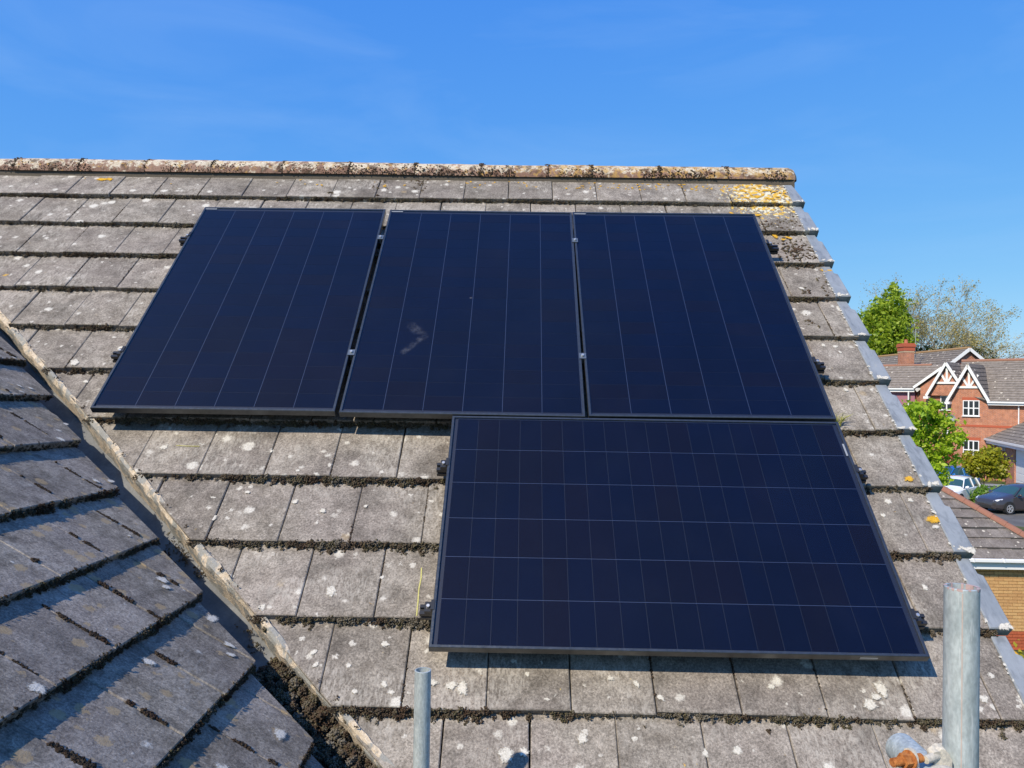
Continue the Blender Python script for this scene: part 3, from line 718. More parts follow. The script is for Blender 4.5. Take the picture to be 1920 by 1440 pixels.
# valley: heaps of moss lying in the lining
Cs, Rs, Ts = [], [], []
def vp(t_, lat, up): return tuple(cen+VD*t_+(dm*lat if lat > 0 else dw*(-lat))+(NM+WN).normalized()*up)
HC = []
for _ in range(520):
    t_ = random.uniform(2.78, 3.66); rr = random.uniform(.009, .020)
    g_ = min(1, (t_-2.78)/.12); lat = random.uniform(-.075, .105); hmax = .105*g_*(1-(abs(lat-.02)/.12)**2)
    c_ = vp(t_, lat, random.uniform(.5, 1)*hmax); tn_ = random.random()**1.2
    q = fuzz([c_], [rr], [tn_*.75+.25], 60); HC.append(q)
for (tc_, n_, st) in ((2.12, 44, .045), (2.25, 26, .020), (2.05, 10, .03), (2.70, 22, .022), (2.62, 10, .02)):
    for _ in range(n_):
        rr = random.uniform(.003, .007); Cs.append(vp(random.gauss(tc_, st), random.gauss(.075, .012), random.uniform(.006, .03))); Rs.append(rr); Ts.append(random.uniform(.2, .68))
for _ in range(60):
    rr = random.uniform(.004, .010); Cs.append(vp(random.gauss(2.08, .05), random.gauss(-.02, .03), .008)); Rs.append(rr); Ts.append(random.uniform(.0, .4))
for k, v in enumerate(noseV[2:11]):
    for _ in range(44):
        rr = random.uniform(.003, .0085); Cs.append(tuple(MF @ Vector((cut_u(v)+random.gauss(.012, .02), -v-random.uniform(-.004, .02), H0-.024+random.uniform(-.006, .014))))); Rs.append(rr); Ts.append(random.uniform(.1, .65))
for _ in range(40):
    rr = random.uniform(.004, .008); t_ = random.uniform(-.5, 3.4); q = org+VM*t_+px_*random.gauss(-.002, .006); Cs.append(tuple(MF @ (q+Vector((0, 0, .002))))); Rs.append(rr); Ts.append(random.uniform(.0, .3))
q = fuzz(Cs, np.array(Rs)*1.25, Ts, 10); HC.append(q)
clumps('valley_moss', np.concatenate([h_[0] for h_ in HC]), np.concatenate([h_[1] for h_ in HC]), np.concatenate([h_[2] for h_ in HC]), M_moss, house, None, .9, sub=0)
# crusts of lichen where the photograph shows the big ones
TINT = []
def crusts(mb, name, mat):
    o = mb.build(name, mat, house, kind='stuff'); at_ = o.data.attributes.new('tint', 'FLOAT', 'POINT'); at_.data.foreach_set('value', np.array(TINT, np.float32)); TINT.clear()
def crust(mb, u, v, r, frame_, z, a=1.12):
    n = 26; r *= 1.35; ph = [random.uniform(0, 6.28) for _ in range(4)]; rot = random.uniform(0, 3.14)
    pts = []
    for j in range(n):
        t_ = 2*math.pi*j/n; q = r*(1+.12*math.sin(2*t_+ph[0])+.08*math.sin(3*t_+ph[1])+.06*math.sin(5*t_+ph[2])+.04*math.sin(8*t_+ph[3]))*random.uniform(.90, 1.08)
        x, y = q*math.cos(t_)*a, q*math.sin(t_)/a
        pts.append((u+x*math.cos(rot)-y*math.sin(rot), -v+x*math.sin(rot)+y*math.cos(rot)))
    zc_ = z(v)
    def zz(y): return zc_-.0878*(y+v)
    vs_ = [(x, y, zz(y)+.0004) for x, y in pts]+[(u+(x-u)*.62, -v+(y+v)*.62, zz(y)+.0012) for x, y in pts]+[(u, -v, zz(-v)+.0014)]
    mb.add(vs_, [(j, (j+1) % n, n+(j+1) % n, n+j) for j in range(n)]+[(n+j, n+(j+1) % n, 2*n) for j in range(n)], 0, frame_); TINT.extend([0.]*n+[.42]*n+[.9])
zmain = lambda v: H0+.003-.030*((-.34+G0_*math.ceil((v+.34)/G0_))-v)/G0_
b = MB()
BIG = [(.348,1.885,.024),(1.00,2.02,.012),(.85,1.90,.010),(.80,2.13,.014),(1.02,2.18,.018),(.66,2.16,.02),(.70,2.28,.018),(1.15,2.23,.017),(1.26,2.62,.030),(.96,2.76-.05,.018),(1.01,2.70,.020),(1.45,2.55,.012),(1.33,2.20,.012),
       (1.24,2.87,.017),(1.26,2.92,.015),(1.38,2.92,.014),(1.50,2.83,.018),(1.52,2.99,.018),(1.55,3.02,.014),(1.42,3.02,.014),(1.69,2.98,.022),(1.80,3.00,.030),(1.76,2.99,.024),(2.10,3.03,.017),(2.03,2.94,.013),(1.98,2.89,.015),(2.33,2.95,.015),(2.42,2.97,.017),(2.90,2.97,.017),(3.23,3.03,.030),(3.29,2.97,.034),(3.26,3.00,.022),(3.64,3.0,.022),
       (1.53,3.22,.020),(2.22,3.16,.024),(2.40,3.15,.020),(2.63,3.20,.018),(2.74,3.19,.022),(2.50,3.02,.016),(3.30,3.17,.018),(3.2,3.2,.012),(1.96,3.22,.036),(2.02,3.21,.022),(2.85,2.10,.0),
       (-.10,1.05,.018),(-.12,1.20,.022),(.05,1.24,.026),(-.30,1.33,.034),(-.05,1.38,.024),(.10,1.05,.018),(-.20,1.45,.018),(-.02,1.52,.022),(3.60,1.08,.018),(3.66,1.09,.018),(3.67,1.14,.013),(3.78,1.33,.024),(3.76,1.02,.016),(3.62,1.42,.018),(3.60,2.12,.022),(3.70,2.11,.016),(3.75,2.26,.018),(3.55,2.20,.015),(3.60,2.55,.018),(3.72,.35,.020),(3.60,.60,.02),(3.50,.90,.014)]
for u, v, r in BIG:
    r *= .72
    if r and not under_panel(np.array([u]), np.array([v]))[0] and u > cut_u(v)+.03: crust(b, u, v, r, MF, zmain)
for k, v in enumerate(noseV):                                   # beads of lichen along the verge and on each verge end
    for _ in range(9): crust(b, 3.772+random.gauss(0, .004), v-random.uniform(.0, .33), random.uniform(.003, .009), MF, lambda q: zmain(q)+.004)
    for _ in range(5): crust(b, 3.78+random.uniform(.005, .07), v-random.uniform(.004, .018), random.uniform(.007, .015), MF, lambda q: zmain(q)+.005, 1.5)
zw = lambda yneg: .003
def zwing(v):
    y = -v; best = min((c for c in WC if c[1] <= y+1e-6), key=lambda c: y-c[1], default=WC[-1]); return .003-.030*(y-best[1])/.318
for x, y, r in ((-1.48,-1.95,.030),(-1.52,-1.985,.022),(-1.48,-2.18,.034),(-1.60,-2.30,.024),(-1.66,-2.33,.020),(-2.42,-2.34+.28,.03),(-2.62,-2.62,.030),(-1.98,-2.17,.026),(-1.90,-2.62,.034),(-2.22,-2.55,.034),(-.95,-1.12,.026),(-1.0,-1.42,.024),(-1.09,-1.40,.020),(-.72,-1.0,.02),(-.86,-1.05,.016),(-.62,-.72,.018),(-.68,-.70,.016),(-.40,-.45,.014),(-1.35,-1.72,.010)):
    crust(b, x, -y, r*.75, MW, zwing)
crusts(b, 'lichen_crusts', M_lichen)
b = MB()
for u, v, r in ((3.72,2.01,.018),(3.755,2.22,.026),(3.815,.385,.022),(3.785,.40,.016),(3.70,-.33,.02),(3.83,2.82,.016),(3.58,.035,.020),(3.66,.05,.018),(3.62,.075,.014),(3.52,-.2,.02),(3.35,-.22,.016),(-.92,-.55,.03),(-.87,-.555,.022),(1.04,-.50,.012)):
    crust(b, u, v, r, MF, lambda q: zmain(q)+.003, 1.3)
for _ in range(45):
    u = random.gauss(3.62, .11); v = random.gauss(-.48, .09)
    if u < 3.82 and -.62 < v < -.345: crust(b, u, v, random.uniform(.006, .018), MF, lambda q: zmain(q)+.001, 1.3)
for _ in range(100):
    u = 3.6-abs(random.gauss(0, 1.5))
    if u > -1.5: crust(b, u, random.uniform(-.605, -.50)-.0, random.uniform(.004, .010), MF, zmain, 1.4)
crusts(b, 'orange_lichen_crusts', M_ylichen)
def chalk(pts, wd):
    b = MB(); wd *= .7
    for (u0, v0), (u1, v1) in zip(pts[:-1], pts[1:]):
        b.beam((u0, -v0, zmain(v0)+.001), (u1, -v1, zmain(v1)+.001), wd, .0016, (0, 0, 1), MF)
    b.build('chalk_mark', M_chalk, main_roof)
chalk([(1.602,2.50),(1.606,2.55),(1.603,2.60),(1.606,2.66),(1.608,2.725)], .007)
chalk([(.40,1.872),(.45,1.876),(.51,1.876)], .004)

# ------------------------------------------------------------------ solar panels
PWD, PHT = 1.134, 1.762
def panel_frame_mesh():
    b = MB(); prof = [(0, -.032), (0, -.0018), (.0018, 0), (.0105, 0), (.0115, -.0012), (.0115, -.032)]
    corners = [(0, 0, 1, 1), (PWD, 0, -1, 1), (PWD, PHT, -1, -1), (0, PHT, 1, -1)]
    vs_ = [(cx+sx*d, cy+sy*d, z) for cx, cy, sx, sy in corners for d, z in prof]; n = len(prof)
    fs = [(i*n+j, ((i+1) % 4)*n+j, ((i+1) % 4)*n+(j+1) % n, i*n+(j+1) % n) for i in range(4) for j in range(n)]
    b.add(vs_, fs); return b.mesh('frame', M_frame)
mb = MB(); mb.box((.0112, .0112, -.0052), (PWD-.0112, PHT-.0112, -.0022)); ME_pane = mb.mesh('glass_pane', M_pane)
mb = MB(); mb.box((.0114, .0114, -.0125), (PWD-.0114, PHT-.0114, -.0092)); ME_back = mb.mesh('backsheet', M_back)
CW, CH = .1815, .0948
mb = MB(); mb.box((-CW/2, -CH/2+.0011, -.0004), (CW/2, CH/2-.0011, .0004)); ME_cell = mb.mesh('solar_cell', M_cell)
ME_frame = panel_frame_mesh()
px0 = (PWD-6*CW-5*.0030)/2; py0 = (PHT-18*CH)/2
mb = MB(); mb.box((-.0011, py0, -.0091), (.0011, PHT-py0, -.0086)); ME_rib = mb.mesh('ribbon', M_ribbon)
mb = MB(); mb.box((-.0008, py0, -.0091), (.0008, PHT-py0, -.0086)); ME_rib2 = mb.mesh('ribbon', M_ribbon)
mb = MB(); mb.box((0, 0, -.0021), (.070, .008, -.0016)); ME_lab = mb.mesh('label_sticker', plain('white sticker', (.26, .28, .31), .5))
def panel(label, mat, sticker):
    t = thing('solar_panel', label, 'solar panel', mat, 'solar panels on the tiled roof')
    inst('frame', ME_frame, t, Matrix.Identity(4)); inst('backsheet', ME_back, t, Matrix.Identity(4)); inst('glass_pane', ME_pane, t, Matrix.Identity(4))
    for i in range(6):
        for j in range(18):
            inst('solar_cell', ME_cell, t, T(px0+CW/2+i*(CW+.003), py0+CH*(j+.5), -.0084))
    for i in range(5): inst('ribbon', ME_rib, t, T(px0+(i+1)*(CW+.003)-.0015, 0, 0))
    inst('ribbon', ME_rib2, t, T(px0-.0022, 0, 0)); inst('ribbon', ME_rib2, t, T(PWD-px0+.0022, 0, 0))
    inst('label_sticker', ME_lab, t, sticker)
    return t
# the panel's local y runs up the slope; its origin is the lower left corner
lab_p = T(.012, PHT-.024, 0)
panel('leftmost of the three upright dark blue solar panels, beside the mortared valley', MF @ T(0, -PHT, 0) @ rz(.003), lab_p)
panel('middle one of three upright dark blue solar panels, pale smear on its glass', MF @ T(1.155, -PHT-.002, 0) @ rz(-.002), lab_p)
panel('rightmost of the three upright dark blue solar panels, next to the verge', MF @ T(2.306, -PHT, 0) @ rz(.006), lab_p)
panel('landscape dark blue solar panel lying lengthwise alone in the lower row', MF @ T(1.679+PHT, -(1.775+PWD), .001) @ rz(math.pi/2), T(.93, .013, 0) @ rz(0))
b = MB(); b.box((3.20, -2.9112, -.022), (3.262, -2.9098, -.012), MF)
o = b.build('frame_label', plain('grey print', (.28, .29, .30), .5), bpy.data.objects['solar_panel.003']); o.matrix_basis = PW['solar_panel.003'].inverted() @ Matrix.Identity(4)
# rails
def rail(label, u0, u1, v):
    t = thing('mounting_rail', label, 'mounting rail', MF @ T(u0, -v, -.032), 'black mounting rails under the panels')
    pr = [(-.020,-.042),(.020,-.042),(.020,-.026),(.012,-.024),(.012,-.018),(.020,-.016),(.020,0),(.007,0),(.007,-.010),(-.007,-.010),(-.007,0),(-.020,0),(-.020,-.016),(-.012,-.018),(-.012,-.024),(-.020,-.026)]
    b = MB(); n = len(pr); L_ = u1-u0
    b.add([(0, y, z) for y, z in pr]+[(L_, y, z) for y, z in pr], [tuple(range(n)), tuple(range(2*n-1, n-1, -1))]+[(i, n+i, n+(i+1) % n, (i+1) % n) for i in range(n)])
    b.build('rail_body', M_black, t)
    k = 0.22
    while k < L_-.1:
        b = MB(); b.box((k, .021, -.040), (k+.03, .026, -.004)); b.box((k, .021, -.058), (k+.03, .026, -.040)); b.box((k, -.03, -.064), (k+.03, .026, -.058)); b.box((k, .026, -.064), (k+.03, .12, -.060))
        b.build('roof_hook', M_steel, t); k += .89
    return t
rail('black rail under the upper edge of the three upright panels', -.072, 3.512, .308)
rail('black rail under the lower part of the three upright panels', -.070, 3.505, 1.352)
rail('black rail under the upper part of the landscape panel', 1.630, 3.496, 2.052)
rail('black rail under the lower part of the landscape panel', 1.628, 3.498, 2.742)
def bolt_mb(h, r=.0075):
    b = MB(); b.tube([(0, 0, 0), (0, 0, h-.002), (0, 0, h)], [r, r, r-.0015], 12); return b
bolt_me = bolt_mb(.009).mesh('bolt', M_steel)
def end_clamp(label, u, v, side):
    t = thing('end_clamp', label, 'clamp', MF @ T(u, -v, 0) @ (rz(math.pi) if side < 0 else Matrix.Identity(4)), 'end clamps on the panel edges')
    b = MB()                                                       # local +x points away from the panel
    pr = [(-.008, .0008), (.0012, .0008), (.0012, -.0315), (.030, -.0315), (.030, -.014), (.026, -.012), (.006, -.012), (.006, .0038), (-.008, .0038)]
    b.add([(x, -.020, z) for x, z in pr]+[(x, .020, z) for x, z in pr], [tuple(range(len(pr)-1, -1, -1)), tuple(range(len(pr), 2*len(pr)))]+[(i, (i+1) % 9, 9+(i+1) % 9, 9+i) for i in range(9)])
    b.build('clamp_body', M_black, t); inst('bolt', bolt_me, t, T(.017, 0, -.012)); return t
def mid_clamp(label, u, v):
    t = thing('mid_clamp', label, 'clamp', MF @ T(u, -v, 0), 'mid clamps between the panels')
    b = MB(); b.box((-.017, -.020, .0008), (.017, .020, .004)); b.box((-.006, -.020, -.0315), (.006, .020, .0008))
    b.build('clamp_body', plain('clamp aluminium', (.16, .19, .22), .4, .6), t); inst('bolt', bolt_me, t, T(0, 0, .004)); return t
end_clamp('black end clamp at the left edge of the leftmost upright panel, upper one', -.001, .308, -1)
end_clamp('black end clamp at the left edge of the leftmost upright panel, lower one', -.003, 1.352, -1)
end_clamp('black end clamp at the right edge of the rightmost upright panel, upper one', 3.441, .308, 1)
end_clamp('black end clamp at the right edge of the rightmost upright panel, lower one', 3.444, 1.352, 1)
end_clamp('black end clamp with bolt at the left edge of the landscape panel, upper one', 1.678, 2.052, -1)
end_clamp('black end clamp with bolt at the left edge of the landscape panel, lower one', 1.678, 2.742, -1)
end_clamp('black end clamp at the right edge of the landscape panel, upper one', 3.442, 2.052, 1)
end_clamp('black end clamp at the right edge of the landscape panel, lower one', 3.442, 2.742, 1)
mid_clamp('small grey clamp high in the gap between the left and middle upright panels', 1.143, .318)
mid_clamp('small grey clamp low in the gap between the left and middle upright panels', 1.144, 1.352)
mid_clamp('small grey clamp high in the gap between the middle and right upright panels', 2.299, .322)
mid_clamp('small grey clamp low in the gap between the middle and right upright panels', 2.296, 1.352)

# tuft of dry grass by the panels
def blades(name, base, n, h, spread, mat, label, cat):
    b = MB()
    for _ in range(n):
        a_ = random.uniform(0, 6.28); l_ = h*random.uniform(.5, 1); lean = random.uniform(.2, 1.1)
        p0 = Vector(base)+Vector((random.gauss(0, spread), random.gauss(0, spread*.5), 0)); d = Vector((math.cos(a_)*lean, math.sin(a_)*lean, 1)).normalized()
        p1 = p0+d*l_*.6; p2 = p1+(d+Vector((math.cos(a_), math.sin(a_), -.5))*.5).normalized()*l_*.4
        b.tube([p0, p1, p2], [.0016, .0012, .0004], 3)
    o = b.build(name, mat); o['label'] = label; o['category'] = cat; o['kind'] = 'stuff'; return o
blades('grass_tuft', MF @ Vector((3.495, -1.69, H0-.004)), 46, .10, .012, plain('dry grass', (.38, .38, .10), .8), 'little tuft of yellow grass at the corner between the panels and verge tiles', 'grass')

# ------------------------------------------------------------------ scaffolding
PR = .02415
def pipe(b, p0, p1, n=40, th=.0042, steps=1):
    p0 = Vector(p0); p1 = Vector(p1); d = (p1-p0).normalized(); a = Vector((0,0,1)) if abs(d.z) < .9 else Vector((1,0,0)); x = d.cross(a).normalized(); y = d.cross(x)
    ring = lambda p, r: [p+(x*math.cos(2*math.pi*k/n)+y*math.sin(2*math.pi*k/n))*r for k in range(n)]
    rings = [ring(p0, PR-th), ring(p0, PR-.0008), ring(p0+d*.0008, PR), ring(p1-d*.0008, PR), ring(p1, PR-.0008), ring(p1, PR-th), ring(p1-d*.35, PR-th), ring(p0+d*.35, PR-th)]
    vs_ = [p for r in rings for p in r]; m = len(rings)
    b.add(vs_, [(i*n+k, i*n+(k+1) % n, ((i+1) % m)*n+(k+1) % n, ((i+1) % m)*n+k) for i in range(m) for k in range(n)])
t = thing('scaffold_pole', 'thin looking galvanised scaffold pole standing alone below the landscape panel', 'scaffold pole', T(1.7177, -2.5489, 0), 'upright scaffold poles')
b = MB(); pipe(b, (0, 0, .006), (0, 0, 5.1904)); b.build('tube', M_galv, t, angle=.5)
b = MB(); b.box((-.075, -.075, 0), (.075, .075, .0055)); b.build('base_plate', M_coupler, t)
t = thing('scaffold_pole', 'big galvanised scaffold pole with red paint on its rim at the right', 'scaffold pole', T(2.6627, -3.637, 0), 'upright scaffold poles')
b = MB(); pipe(b, (0, 0, .006), (-.002, 0, 5.7203)); b.build('tube', M_galv, t, angle=.5)
b = MB(); b.box((-.075, -.075, 0), (.075, .075, .0055)); b.build('base_plate', M_coupler, t)
b = MB()                                                           # worn red paint round the rim
n = 40
for k in range(n):
    if random.random() < .5: continue
    a0, a1 = 2*math.pi*k/n, 2*math.pi*(k+1)/n; h0 = 5.7206-random.uniform(.0012, .004)
    q = lambda a_, r, z: (r*math.cos(a_)-.002, r*math.sin(a_), z)
    b.add([q(a0, PR-.0047, 5.7207), q(a1, PR-.0047, 5.7207), q(a1, PR+.0003, 5.7207), q(a0, PR+.0003, 5.7207), q(a0, PR+.0003, h0), q(a1, PR+.0003, h0-.001), q(a0, PR-.0047, 5.7207-.03*(1.57 > abs(a0-1.57))), q(a1, PR-.0047, 5.7207-.03*(1.57 > abs(a0-1.57)))],
          [(0,1,2,3)[::-1], (3,2,5,4)[::-1], (0,6,7,1)[::-1]])
b.build('paint_rim', plain('worn red paint', (.46, .33, .31), .7, 0, .4, 120), t)
b = MB(); b.beam((-.0008-.462*PR*1.005, -.887*PR*1.005, 4.9), (-.0018-.462*PR*1.005, -.887*PR*1.005, 5.715), .0016, .0008, (-.46, -.887, 0)); b.build('weld_seam', plain('weld line', (.46, .38, .34), .7, 0, .3, 90), t)
tube_c = Vector((2.6113, -3.554, 5.4396))
t = thing('scaffold_tube', 'galvanised scaffold tube end lying level beside the big pole', 'scaffold tube', T(*tube_c))
b = MB(); pipe(b, (0, -1.55, 0), (0, 0, 0)); b.build('tube', M_galv, t, angle=.5)
# right-angle coupler that ties the tube to the pole
cz = tube_c.z; cy = -3.637
t = thing('scaffold_coupler', 'weathered steel coupler with rusty bolt clamping tube to the big pole', 'coupler', T(2.640, cy, cz))
def band(mb, c, axis, r0, r1, wd, a0, a1, n=20):
    c = Vector(c); ax = Vector(axis).normalized(); x = Vector((0,0,1)) if abs(ax.z) < .9 else Vector((1,0,0)); y = ax.cross(x)
    vs_ = []
    for k in range(n+1):
        a_ = a0+(a1-a0)*k/n; d = x*math.cos(a_)+y*math.sin(a_)
        vs_ += [c+d*r0-ax*wd/2, c+d*r1-ax*wd/2, c+d*r1+ax*wd/2, c+d*r0+ax*wd/2]
    fs = [(k*4+j, k*4+(j+1) % 4, k*4+4+(j+1) % 4, k*4+4+j) for k in range(n) for j in range(4)]+[(3,2,1,0), (n*4, n*4+1, n*4+2, n*4+3)]
    mb.add(vs_, fs)
tx = tube_c.x-2.640
b = MB(); band(b, (tx, -.060, 0), (0, 1, 0), PR+.0004, PR+.0068, .040, 0, 6.283, 28)
b.build('tube_band', M_coupler, t, angle=.5)
b = MB(); band(b, (.0207, 0, .008), (0, 0, 1), PR+.0004, PR+.0075, .05, 1.5, 3.45, 24); b.build('pole_band', M_coupler, t, angle=.5)
b = MB()                                                            # forged saddle: a thick upright plate with a rounded hump
sad = [(-.034, .004), (-.030, .036), (-.027, .0435), (-.021, .0475), (-.015, .0470), (-.009, .040), (-.0045, .030), (-.004, -.03), (-.024, -.03)]
b.add([(x, -.0205, z) for x, z in sad]+[(x*.97, -.0235, z*.97) for x, z in sad]+[(x, -.006, z) for x, z in sad], [tuple(9+k for k in range(8, -1, -1)), tuple(18+k for k in range(9))]+[(k, (k+1) % 9, 9+(k+1) % 9, 9+k)[::-1] for k in range(9)]+[(k, (k+1) % 9, 18+(k+1) % 9, 18+k) for k in range(9)])
b.tube([(-.027, -.024, .036), (-.0275, -.012, .038)], [.0075, .0085], 14)
b.build('saddle', M_coupler, t, angle=.7)
b = MB(); b.tube([(-.047, -.030, .0330), (-.026, -.019, .0345)], [.0058, .0068], 12); b.build('hinge_arm', M_coupler, t, angle=.7)
D_ = Vector((.0395, .0155, -.0008)).normalized()
b = MB(); a0 = Vector((-.1029, -.0445, .0345)); b.tube([a0, a0+D_*.024], [.0054]*2, 14)
for k in range(8): p = a0+D_*(.001+.0023*k); b.tube([p, p+D_*.0009], [.0064]*2, 14)
b.build('bolt', M_rust, t)
b = MB(); p = a0+D_*.0195; b.tube([p, p+D_*.0125], [.0110]*2, 6); b.tube([p+D_*.0125, p+D_*.0150], [.0135]*2, 18); b.build('nut', M_rust, t)
b = MB(); p = a0+D_*.0375; fl = [(-.012, .012), (-.004, .0155), (.004, .0145), (.010, .006), (.0125, -.012), (.012, -.034), (-.006, -.034), (-.013, -.012)]
x_ = D_.cross(Vector((0, 0, 1))).normalized(); y_ = x_.cross(D_)
b.add([p-D_*.0035+x_*i_*.9+y_*j_ for i_, j_ in fl]+[p+D_*.0035+x_*i_*.9+y_*j_ for i_, j_ in fl], [tuple(range(7, -1, -1)), tuple(range(8, 16))]+[(k, (k+1) % 8, 8+(k+1) % 8, 8+k) for k in range(8)]); b.build('flap', M_coupler, t, angle=.6)
b = MB(); p = a0+D_*.043; b.tube([p, p+D_*.013], [.0068, .0066], 14); b.build('pivot', M_rust, t, angle=.6)

# ------------------------------------------------------------------ the garage across the fence
GA = math.radians(35)
gar = thing('brick_garage', 'low orange brick garage with hipped grey tiled roof just past the verge', 'garage', T(13.437, 13.857, 0))
ez = 2.2757
HSL = .755
GF = frame((0, 0, ez), (1, 0, 0), (0, math.cos(GA), math.sin(GA)), (0, -math.sin(GA), math.cos(GA)))
HCX = 1.62                                                        # hip corner (x) at the eave; the hip runs up and back to the left
b = MB(); hy = 2.75
apx = (HCX-hy*math.cos(GA)*1.0)
poly = [(-4.5, -.02), (HCX, -.02), (HCX-3.3*HSL, 3.3), (-4.5, 3.3)]
b.prism(poly, -.06, -.035, GF)
ap = GF @ Vector((HCX-3.3*HSL, 3.3, -.05)); e0 = GF @ Vector((HCX, -.02, -.05))
b.add([e0, (e0.x, ap.y*2-e0.y, e0.z), (ap.x, ap.y, ap.z)], [(0,1,2)]); b.add([(-4.5, ap.y*2-e0.y, e0.z), (e0.x, ap.y*2-e0.y, e0.z), (ap.x, ap.y, ap.z), (-4.5, ap.y, ap.z)], [(3,2,1,0)])
g_roof = b.build('roof', M_wall_under, gar)
gt = tile_mesh([(0,0),(.292,0),(.292,.42),(0,.42)], M_gtile, gauge=.34, step=.036, nose_t=.036)
for k in range(9):
    y0 = .13+.345*k-.15
    for i in range(-3, 12):
        x0 = -1.55+.296*i+(.148 if k % 2 else 0)
        pl = clip([(x0, 0), (x0+.292, 0), (x0+.292, .42), (x0, .42)], 1, HSL, HCX-y0*HSL-.02)
        if len(pl) < 3 or area(pl) < .006: continue
        full = len(pl) == 4 and abs(area(pl)-.292*.42) < 1e-5
        inst('roof_tile', gt if full else tile_mesh([(x-x0, y) for x, y in pl], M_gtile, gauge=.34, step=.036, nose_t=.036), g_roof, GF @ T(x0, y0, random.uniform(-.003, .003)))
hv = Vector((-HSL, 1, 0)).normalized()
k = 0.0
while k < 4.0:
    b = MB(); p0 = GF @ Vector((HCX+hv.x*k, hv.y*k, .0)); p1 = GF @ Vector((HCX+hv.x*(k+.36), hv.y*(k+.36), .0)); d = (p1-p0).normalized(); x = d.cross(Vector((0,0,1))).normalized(); y = x.cross(d)
    vs_ = []
    for p, r in ((p0, .118), (p1, .108)):
        for j in range(11):
            a_ = math.pi*j/10; vs_.append(p-Vector((0,0,.045))+x*math.cos(a_)*r+y*math.sin(a_)*r)
    b.add(vs_, [(j, j+1, 12+j, 11+j) for j in range(10)]+[tuple(range(10, -1, -1)), tuple(range(11, 22))]); b.build('hip_tile', M_hip, g_roof, angle=.5)
    k += .355
b = MB()
for s_ in (1,):
    pa = GF @ Vector((HCX-.10, .0, -.01)); pb_ = GF @ Vector((HCX-.10+hv.x*4.0, hv.y*4.0, -.01)); b.beam(pa, pb_, .035, .05)
b.build('hip_mortar', M_mortar, g_roof)
b = MB()
pr = [(0.0, 0.0), (-.10, 0.0), (-.112, -.012), (-.112, -.07), (-.095, -.085), (-.005, -.085), (0, -.07)]
b.add([(-4.5, y+.01, z+ez-.03) for y, z in pr]+[(HCX+.02, y+.01, z+ez-.03) for y, z in pr], [(i, (i+1) % 7, 7+(i+1) % 7, 7+i)[::-1] for i in range(7)]+[tuple(range(7)), tuple(range(13, 6, -1))])
b.build('gutter', M_upvc, gar)
for k in range(7):
    b = MB(); b.box((-.62+.72*k, -.112, ez-.105), (-.59+.72*k, .012, ez-.022)); b.build('gutter_bracket', M_upvc, gar)
b = MB(); b.box((-4.5, .014, ez-.29), (HCX, .034, ez-.06)); b.build('fascia', M_upvc, gar)
b = MB(); b.box((-4.5, .034, ez-.29), (HCX, .22, ez-.275)); b.build('soffit', M_white, gar)
WY = .20
b = MB(); b.box((-4.4, WY+.035, 0), (HCX-.25, WY+.25, ez-.29)); b.box((HCX-.5, WY+.25, 0), (HCX-.25, 5.2, ez-.29)); b.box((-4.4, 5.0, 0), (HCX-.5, 5.2, ez-.29)); b.box((-4.4, WY+.25, 0), (-4.2, 5.0, ez-.29))
b.add([(-4.4, .3, ez-.29), (-4.4, 5.2, ez-.29), (-4.4, ap.y, ap.z-.12), (-4.2, .3, ez-.29), (-4.2, 5.2, ez-.29), (-4.2, ap.y, ap.z-.12)], [(0,2,1),(3,4,5),(0,3,5,2),(1,2,5,4)])
g_wall = b.build('wall', plain('pale mortar', (.44, .33, .20), .95, 0, .15), gar)
def wbrick_mat(name, a, bb):
    t = NT(name); r = t.rnd(); n, _ = t.noise(t.pos(), 30, 3, .6); t.prin(t.mulv(t.mix(r, a, bb), t.ramp(n, .2, .8, .85, 1.15)), .9, 0, None, .2); return t.m
M_yb = wbrick_mat('buff brick', (.60, .37, .16), (.50, .28, .12)); M_rb = wbrick_mat('red plinth brick', (.48, .12, .05), (.38, .10, .05))
mb = MB(); mb.box((0, 0, 0), (.215, .05, .065)); ME_yb = mb.mesh('brick', M_yb); mb = MB(); mb.box((0, 0, 0), (.215, .05, .065)); ME_rb = mb.mesh('brick', M_rb)
cnt = 0
for j in range(26):
    z = .02+.0750*j
    for i in range(-3, 10):
        x = -.62+.225*i+(.1125 if j % 2 else 0)
        if z+.065 > ez-.292 or x > 1.4 or x < -.95: continue
        inst('brick', ME_rb if z < .46 else ME_yb, g_wall, T(x, WY, z) @ T(0, random.uniform(-.002, .002), 0)); cnt += 1

# ------------------------------------------------------------------ foliage
def leaf_mat(name, c0, c1, c2=None):
    t = NT(name); a = t.attr(); c = t.mix(a, c0, c1)
    if c2: c = t.mix(t.ramp(a, .8, .95), c, c2)
    d = t.n('ShaderNodeBsdfDiffuse'); t.l(c, d.inputs[0]); tr = t.n('ShaderNodeBsdfTranslucent'); t.l(t.mulv(c, 1.3), tr.inputs[0])
    gl = t.n('ShaderNodeBsdfGlossy'); gl.inputs['Roughness'].default_value = .45; gl.inputs['Color'].default_value = (.5, .5, .5, 1)
    m = t.n('ShaderNodeMixShader'); m.inputs[0].default_value = .4; t.l(d.outputs[0], m.inputs[1]); t.l(tr.outputs[0], m.inputs[2])
    m2 = t.n('ShaderNodeMixShader'); m2.inputs[0].default_value = .05; t.l(m.outputs[0], m2.inputs[1]); t.l(gl.outputs[0], m2.inputs[2]); t.l(m2.outputs[0], t.out.inputs[0]); return t.m
